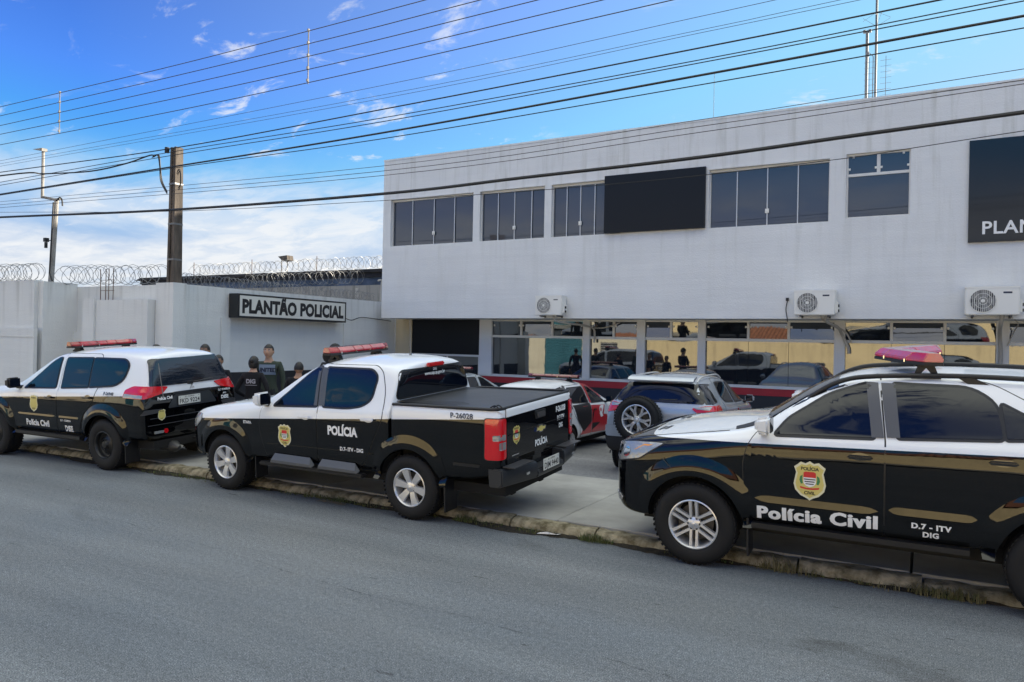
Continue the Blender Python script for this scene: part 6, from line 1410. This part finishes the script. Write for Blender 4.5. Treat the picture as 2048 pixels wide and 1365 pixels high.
    d = Vector((-.5, 0, -.86)).normalized(); fr = (Vector((1.65, 0, 1.25))-d*1.5, Vector((0, 1, 0)), Vector((-.86, 0, .5)).normalized(), d)
    c.patch('windscreen', roundpoly([(-.60, -.32), (.60, -.32), (.48, .30), (-.48, .30)], .05), fr, car_glass, off=.006)
    light_bar(c, .85, 1.475, 1.14, .045, .05, .22, m=mat('maroon_dome', (.16, .006, .02), rough=.12, coat=1), feet=.36)
    plate(c, rearM(c, .0, .72, .02), 'EHE 4120' if redlivery else 'EBG 7031')
    underbody(c, -.8, 3.0, .62, .2, .32)
    return c
wa = build_wagon('patrol_wagon', 'white patrol wagon with red and black chevron livery behind the pickup bed')
wa.place(-6.82, 13.2, 0, R(0), heading=math.pi/2, z0=-.16)
w3 = build_wagon('silver_patrol_car', 'silver grey patrol car mostly hidden behind the pickup cab', False)
w3.place(-9.75, 13.75, 0, 0, heading=math.pi/2, z0=-.10)
# ------------------------------------------------------------------ overhead wires (each strung in its own vertical plane along the street)
def wire(pts, y, r, label, m, sag=.0):
    """pts: (X, Z) along the street at distance y"""
    P_ = sorted(pts); a, b = P_[0], P_[-1]
    ex = [(a[0]-14, a[1]+(a[1]-P_[1][1])/(a[0]-P_[1][0])*-14)]+P_+[(b[0]+8, b[1]+(b[1]-P_[-2][1])/(b[0]-P_[-2][0])*8)]
    mb = MB(); mb.tube(spl([(x, y, z) for x, z in ex], 8), r, 5, False)
    o = mb.obj('overhead_wire', m, None, 60, fix=False); tag(o, label, 'wire', 'overhead wires along the street'); return o
def px(u, v, y):
    """where a sight line measured on the survey picture meets the vertical plane at distance y"""
    F = 1490.; cs, sn = math.cos(R(1.15)), math.sin(R(1.15)); dx, dy = u-1024., v-686.; a = (cs*dx+sn*dy)/F; b = -(-sn*dx+cs*dy)/F
    d0 = -0.4868+a*0.8735; d1 = 0.8735+a*0.4868; t = y/d1; return (round(d0*t, 2), round(2.05+b*t, 3))
WIRES = [
 (8.2, .0065, cable_cu, 'topmost wire of the five held by white spacers', [(0, 214), (350, 131), (700, 40), (850, 0)]),
 (8.2, .0065, cable_cu, 'second wire from the top of the five held by white spacers', [(0, 232), (350, 152), (700, 67), (960, 0)]),
 (8.2, .0065, cable_cu, 'middle wire of the five held by white spacers', [(0, 251.5), (350, 174), (700, 93), (1075, 0)]),
 (8.2, .0065, cable_cu, 'fourth wire from the top of the five held by white spacers', [(0, 269), (350, 197), (700, 120), (1205, 0)]),
 (8.2, .0065, cable_cu, 'lowest wire of the five held by white spacers', [(0, 290), (350, 222), (700, 147), (1345, 0)]),
 (9.6, .004, cable_cu, 'thin wire below the five spaced wires, upper one', [(0, 322), (760, 172), (1400, 33), (1550, 0)]),
 (9.7, .0035, cable_cu, 'thin wire of a close pair, upper one', [(0, 328), (760, 191), (1400, 60), (1680, 0)]),
 (9.7, .0035, cable_cu, 'thin wire of a close pair, lower one', [(0, 333), (760, 198), (1400, 66), (1720, 0)]),
 (10.75, .012, cable_blk, 'dark wire touching the head of the concrete pole', [(0, 345), (345, 297), (760, 220), (1400, 96), (1880, 0)]),
 (10.7, .008, cable_blk, 'wire just under the pole head, upper of two', [(0, 365), (345, 304), (760, 237), (1400, 120), (2048, -8)]),
 (10.6, .008, cable_blk, 'wire just under the pole head, lower of two', [(0, 371), (345, 311), (760, 244.5), (1400, 126), (2048, 2)]),
 (9.0, .015, cable_blk, 'thick black cable above the facade roofline', [(0, 389), (345, 334), (760, 267), (1400, 151), (2048, 32)]),
 (9.0, .007, cable_blk, 'thin cable slung just under the thick one', [(0, 391), (345, 337), (760, 278.6), (1400, 170), (2048, 56)]),
 (8.8, .004, cable_cu, 'faint wire crossing the roof edge of the station', [(0, 404), (760, 333), (1400, 240), (2048, 138)]),
 (8.8, .0045, cable_cu, 'wire crossing the parapet, upper of two', [(0, 410), (760, 343), (1400, 253), (2048, 160)]),
 (8.8, .0045, cable_cu, 'wire crossing the parapet, lower of two', [(0, 416), (760, 352), (1400, 265), (2048, 168)]),
 (7.8, .020, cable_blk, 'thickest black cable bundle sagging across the facade', [(0, 435), (345, 420), (767, 388), (1045, 356), (1400, 315), (1720, 270), (2048, 225)]),
 (7.9, .004, cable_blk, 'thin cable just under the thickest bundle over the windows', [(0, 425), (345, 423), (760, 402), (1200, 371), (1660, 321), (2048, 262)]),
]
for y, r, m, lab, ps_ in WIRES: wire([px(u, v, y) for u, v in ps_], y, r, lab, m)
mb = MB(); q = [px(u, v, 9.5+.34*i) for i, (u, v) in enumerate([(0, 352), (90, 348), (180, 343), (250, 328), (300, 311)])]
mb.tube(spl([(q[0][0]-10, 9.5, q[0][1]+.1)]+[(x, 9.5+.34*i, z) for i, (x, z) in enumerate(q)]+[(-15.6, 10.9, 6.15)], 6), .017, 6, False)
tag(mb.obj('overhead_wire', cable_blk, fix=False), 'thick black service cable looping down into the concrete pole', 'wire', 'overhead wires along the street')
for (u0, v0, v1), lab in (((118, 183, 268), 'left hand white spacer rod hanging between the five wires'), ((616, 58, 168), 'right hand white spacer rod hanging between the five wires')):
    a = px(u0+1, v0, 8.2); b = px(u0, v1, 8.2); mb = MB(); mb.tube([(a[0], 8.2, a[1]), (b[0], 8.2, b[1])], .009, 6)
    for k in range(5): z = a[1]+(b[1]-a[1])*(k+.1)/4.4; mb.box(a[0]-.014, a[0]+.014, 8.185, 8.215, z-.02, z+.02)
    tag(mb.obj('wire_spacer', pole_lite), lab, 'wire spacer', 'wire spacers')

# ------------------------------------------------------------------ people
skin = mat('skin_tone', (.46, .27, .18), rough=.55); skin_d = mat('skin_tone_tan', (.33, .18, .11), rough=.55)
hair_m = mat('dark_hair', (.012, .009, .008), rough=.55, bump=.6, bscale=60, bdist=.01)
jeans = mat('dark_trousers', (.02, .022, .028), rough=.9, bump=.3, bscale=30); shoe = mat('black_shoes', (.01, .01, .01), rough=.5)
def person(label, x, y, face, H_, shirt, sk, arms='cross', hair='short', lean=0.0, cat='person', long_sleeve=True, glasses=False, cap=False, text=None, chest=None, female=False, beard=False, z0=.115):
    k = H_/1.75; root = empty('person', label, 'person', (x, y, z0), 'people standing on the pavement', (0, 0, face))
    V, E_, Rr, tagz = [], [], [], []
    def vtx(p, r, t): V.append(Vector(p)*k); Rr.append((r[0]*k, r[1]*k) if isinstance(r, tuple) else (r*k, r*k)); tagz.append(t); return len(V)-1
    def chain(a, pts, t):
        for p, r in pts: b = vtx(p, r, t); E_.append((a, b)); a = b
        return a
    sw = .155 if female else .178
    pel = vtx((0, 0, .95), (.155, .105), 'leg')
    ch = chain(pel, [((0, .005, 1.08), (.135, .10)), ((0, .0, 1.24), (.155, .115)), ((0, -.01, 1.38), (.15, .10))], 'top')
    nk = chain(ch, [((0, -.01, 1.455), (.095, .075)), ], 'top'); chain(nk, [((0, .005, 1.51), .062), ((0, .02, 1.58), .058)], 'skin')
    for s in (-1, 1):
        h = chain(pel, [((s*.10, 0, .86), (.095, .10)), ((s*.115, .01, .50), .068), ((s*.12, -.01, .28), .058), ((s*.125, -.02, .10), .045)], 'leg'); chain(h, [((s*.13, .02, .045), (.045, .04)), ((s*.145, .13, .035), (.042, .03))], 'shoe')
        sh = chain(ch, [((s*sw, -.01, 1.42), .062)], 'top')
        if arms == 'cross': el = chain(sh, [((s*(sw+.06), .02, 1.26), .052), ((s*(sw+.045), .07, 1.12), .045)], 'top'); wr_ = chain(el, [((s*.10, .20, 1.14), .036), ((-s*.02, .215, 1.17+s*.02), .026)], 'top' if long_sleeve else 'skin'); hd = Vector((-s*.85, .0, .25)); hp = Vector((-s*.02, .215, 1.17+s*.02))
        elif arms == 'hips': el = chain(sh, [((s*(sw+.09), -.02, 1.27), .052), ((s*(sw+.15), -.05, 1.12), .045)], 'top'); wr_ = chain(el, [((s*(sw+.05), .05, 1.03), .034), ((s*.17, .10, 1.0), .026)], 'top' if long_sleeve else 'skin'); hd = Vector((-s*.5, .6, -.3)); hp = Vector((s*.17, .10, 1.0))
        else: el = chain(sh, [((s*(sw+.05), -.01, 1.27), .052), ((s*(sw+.07), -.02, 1.12), .045)], 'top'); wr_ = chain(el, [((s*(sw+.075), .01, .98), .034), ((s*(sw+.075), .03, .86), .026)], 'top' if long_sleeve else 'skin'); hd = Vector((0, .15, -1)); hp = Vector((s*(sw+.075), .03, .86))
        hd.normalize(); side_ = hd.cross(Vector((0, 1, 0)) if abs(hd.y) < .8 else Vector((0, 0, 1))).normalized()
        pm = chain(wr_, [(hp+hd*.05, (.035, .022))], 'skin')
        for j, (o_, L1) in enumerate(((-.027, .060), (-.009, .070), (.010, .066), (.028, .052))):
            b0 = hp+hd*.085+side_*o_; chain(pm, [(b0, .0095), (b0+hd*L1*.5, .0085), (b0+hd*L1+Vector((0, -.01, 0)), .007)], 'skin')
        b0 = hp+hd*.03-side_*.035; chain(pm, [(b0, .010), (b0+hd*.035-side_*.02, .008)], 'skin')
    me = bpy.data.meshes.new('person'); me.from_pydata(V, E_, []); o = bpy.data.objects.new('tmp', me); COL.objects.link(o)
    md = o.modifiers.new('s', 'SKIN'); md.use_smooth_shade = True
    for i, sv in enumerate(me.skin_vertices[0].data): sv.radius = Rr[i]; sv.use_root = (i == 0)
    ss = o.modifiers.new('u', 'SUBSURF'); ss.levels = 2; ss.render_levels = 2
    bm_me = baked(o); bpy.data.objects.remove(o)
    slots = [shirt, jeans, sk, shoe, mat('eye_white', (.7, .7, .68)), dec_black]; 
    for m_ in slots: bm_me.materials.append(m_)
    idx = {'top': 0, 'leg': 1, 'skin': 2, 'shoe': 3}
    from mathutils.kdtree import KDTree
    kd = KDTree(len(V)*6); n_ = 0; tg = []
    for a, b in E_:
        for q in range(6): kd.insert(V[a].lerp(V[b], q/5), n_ % (len(V)*6)); tg.append(tagz[b]); n_ += 1
    kd = KDTree(n_); n_ = 0
    for a, b in E_:
        for q in range(6): kd.insert(V[a].lerp(V[b], q/5), n_); n_ += 1
    kd.balance()
    for p in bm_me.polygons:
        i = kd.find(p.center)[1]; t = tg[i]
        if t == 'top' and p.center.z > 1.485*k: t = 'skin'
        p.material_index = idx[t]
    # head: shaped skull with jaw, nose, ears, brow and eyes
    hb = bmesh.new(); hb.from_mesh(bm_me)
    c = Vector((0, .015, 1.632))
    nb = bmesh.new(); bmesh.ops.create_uvsphere(nb, u_segments=28, v_segments=20, radius=1)
    for v in nb.verts:
        d = v.co.copy(); x_, y_, z_ = d.x*.084, d.y*.104, d.z*.125
        if z_ < 0: f = 1+z_*2.6; x_ *= f; y_ = y_*(1+z_*1.2)+.012*(-z_/.118)
        if d.y > .3 and abs(d.x) < .22: 
            if -.28 < d.z < .12: y_ += .020*(1-abs(d.x)/.22)*(1-(d.z+.28)/.5)
            if -.52 < d.z < -.42: y_ -= .004
        if d.y > .3 and .10 < d.z < .28 and .12 < abs(d.x) < .6: y_ -= .007
        if d.y > .3 and -.95 < d.z < -.75 and abs(d.x) < .3: y_ += .008
        v.co = (c+Vector((x_, y_, z_)))*k
    for s in (-1, 1):
        g = bmesh.ops.create_uvsphere(nb, u_segments=8, v_segments=8, radius=.02*k)
        for v in g['verts']: v.co = Vector((v.co.x*.45, v.co.y*.8, v.co.z*1.5))+(c+Vector((s*.084, -.005, -.005)))*k
    hm = bpy.data.meshes.new('h'); nb.to_mesh(hm); nb.free()
    n0 = len(hb.faces); hb.from_mesh(hm); hb.faces.ensure_lookup_table()
    for f in hb.faces[n0:]: f.material_index = 2; f.smooth = True
    n0 = len(hb.faces)
    for s in (-1, 1):
        for rr, dy, mi in ((.0095, .004, 4), (.006, .009, 5)):
            eb = bmesh.new(); bmesh.ops.create_uvsphere(eb, u_segments=8, v_segments=6, radius=rr*k, matrix=Matrix.Translation((c+Vector((s*.031, .083+dy, .018)))*k)); em = bpy.data.meshes.new('e'); eb.to_mesh(em); eb.free(); n1 = len(hb.faces); hb.from_mesh(em); hb.faces.ensure_lookup_table()
            for f in hb.faces[n1:]: f.material_index = mi
    for f in hb.faces: f.smooth = True
    hb.to_mesh(bm_me); hb.free()
    body = link('body', bm_me, root)
    mb = MB()
    for s in (-1, 1): mb.tube([(c+Vector((s*.015, .094, .037)))*k, (c+Vector((s*.03, .097, .042)))*k, (c+Vector((s*.048, .086, .036)))*k], .0038*k, 5)
    mb.obj('eyebrows', hair_m, body)
    mb = MB(); mb.tube([(c+Vector((-.022, .090, -.058)))*k, (c+Vector((0, .097, -.056)))*k, (c+Vector((.022, .090, -.058)))*k], .0042*k, 5); mb.obj('mouth', mat('lips', (.30, .11, .09), rough=.6), body)
    # hair
    nb = bmesh.new(); bmesh.ops.create_uvsphere(nb, u_segments=28, v_segments=20, radius=1); rm_ = []
    for v in nb.verts:
        d = v.co
        low = -.25 if d.y < -.1 else (.05 if abs(d.x) > .75 else .45)
        if female: low = -.6 if d.y < .1 else .35
        if d.z < low: rm_.append(v); continue
        th = 1.05+.03*random.random()+(.08 if female else 0); x_, y_, z_ = d.x*.084*th, d.y*.104*th, d.z*.125*(th+.01)
        if z_ < 0: x_ *= 1+z_*1.5
        v.co = (c+Vector((x_, y_, z_)))*k
    bmesh.ops.delete(nb, geom=rm_, context='VERTS')
    if female: bmesh.ops.create_uvsphere(nb, u_segments=12, v_segments=10, radius=.045*k, matrix=Matrix.Translation((c+Vector((0, -.115, .055)))*k))
    for f in nb.faces: f.smooth = True
    hm = bpy.data.meshes.new('hair'); nb.to_mesh(hm); nb.free(); hm.materials.append(hair_m); ho = bpy.data.objects.new('hair', hm); COL.objects.link(ho); ho.parent = body
    if beard:
        mb = MB(); mb.tube([(c+Vector((-.060, .03, -.02)))*k, (c+Vector((-.052, .062, -.07)))*k, (c+Vector((0, .088, -.098)))*k, (c+Vector((.052, .062, -.07)))*k, (c+Vector((.060, .03, -.02)))*k], .016*k, 8); mb.obj('beard', hair_m, body, 60)
    if cap:
        mb = MB(); n = 20; vs = []; fs = []
        for j in range(6):
            a = j*math.pi/2/5.4
            for i in range(n): b = 2*math.pi*i/n; vs.append((c+Vector((.093*math.cos(a)*math.cos(b), .113*math.cos(a)*math.sin(b), .035+.10*math.sin(a))))*k)
        for j in range(5):
            for i in range(n): fs.append((j*n+i, j*n+(i+1) % n, (j+1)*n+(i+1) % n, (j+1)*n+i))
        fs.append(tuple(5*n+i for i in range(n))); mb.add(vs, fs)
        pts = [(.085*math.cos(t), .10*math.sin(t)) for t in [math.pi*(.12+.76*i/8) for i in range(9)]]; out = [(x_*.85, y_+.075*math.sin(math.pi*(.12+.76*i/8))) for i, (x_, y_) in enumerate(pts)]
        vs = [(c+Vector((x_, y_, .045)))*k for x_, y_ in pts]+[(c+Vector((x_, y_, .032)))*k for x_, y_ in out]; mb.add(vs, [(i, i+1, i+10, i+9) for i in range(8)])
        mb.obj('cap', mat('black_cap', (.01, .01, .012), rough=.8), body, 60)
    if glasses:
        mb = MB()
        for s in (-1, 1): mb.tube([(c+Vector((s*.031+.020*math.cos(t), .101, .018+.015*math.sin(t))))*k for t in [i*math.pi/6 for i in range(13)]], .0022*k, 4, False); mb.tube([(c+Vector((s*.052, .10, .022)))*k, (c+Vector((s*.078, .0, .02)))*k], .002*k, 4)
        mb.tube([(c+Vector((-.012, .102, .02)))*k, (c+Vector((.012, .102, .02)))*k], .002*k, 4); mb.obj('glasses', dec_black, body)
    if text or chest:
        bv = bvh_of(bm_me); sgn = -1 if text else 1; Dv = Vector((0, -sgn, 0)) if False else Vector((0, 1 if text else -1, 0)); U = Vector((1 if text else -1, 0, 0))
        cc = Car.__new__(Car); cc.root = root; cc.bvh = bv
        fr = (Vector((0, -1.2 if text else 1.2, 0)), U, Vector((0, 0, 1)), Dv)
        if text:
            v_, f_ = text2d(text, .075*k, bold=.05); me2 = cc.project([(a, b+1.27*k) for a, b in v_], f_, fr, .012, .05, 0, bv); link('vest_lettering', me2, body, mat('grey_print', (.32, .32, .36), rough=.8))
            me2 = cc.project([(-.10, 1.23*k), (.10, 1.23*k), (.10, 1.24*k), (-.10, 1.24*k)], [(0, 1, 2, 3)], fr, .012, .05, 0, bv); link('vest_line', me2, body, mat('grey_print', (.3, .3, .34)))
        if chest:
            me2 = cc.project([(-.14, 1.24*k), (.14, 1.24*k), (.14, 1.41*k), (-.14, 1.41*k)], [(0, 1, 2, 3)], fr, .010, .03, 0, bv); link('chest_print', me2, body, mat('shirt_print_blue', (.17, .21, .27), rough=.9))
            v_, f_ = text2d(chest, .065*k, bold=.05); me2 = cc.project([(a, b+1.29*k) for a, b in v_], f_, fr, .014, .05, 0, bv); link('chest_lettering', me2, body, mat('print_navy', (.02, .025, .05), rough=.9))
    return root
black_cloth = mat('black_cloth', (.008, .008, .011), rough=.95, bump=.4, bscale=25); olive = mat('olive_sweatshirt', (.045, .058, .042), rough=.95, bump=.5, bscale=22); grey_cloth = mat('charcoal_cloth', (.03, .032, .036), rough=.95)
FC = R(-145)+math.pi          # roughly towards the road
def P2(u, y): return px(u, 700, y)[0]
person('man with greying short hair glimpsed behind the left police suv roof', P2(411, 9.6), 9.6, R(-160), 1.78, grey_cloth, skin_d, 'down')
person('bearded man in glasses and black shirt beside the left police suv', P2(438, 9.2), 9.2, R(205), 1.60, black_cloth, skin_d, 'cross', glasses=True, beard=True)
person('woman seen from behind in black vest marked DIG', P2(508, 8.95), 8.95, R(25), 1.60, black_cloth, skin, 'hips', female=True, text='DIG')
person('man in olive sweatshirt facing the woman in the DIG vest', P2(538, 9.5), 9.5, R(-150), 1.81, olive, skin, 'down', chest='UNITED')
person('person in dark clothes with dark hair by the front of the pickup roof', P2(598, 9.2), 9.2, R(30), 1.53, black_cloth, skin_d, 'down')
person('person in a black cap behind the pickup beacon bar', P2(671, 9.3), 9.3, R(-150), 1.85, black_cloth, skin, 'cross', cap=True)
person('dark haired person whose head top shows above the left police suv roof', P2(314, 9.3), 9.3, R(150), 1.75, black_cloth, skin_d, 'down')
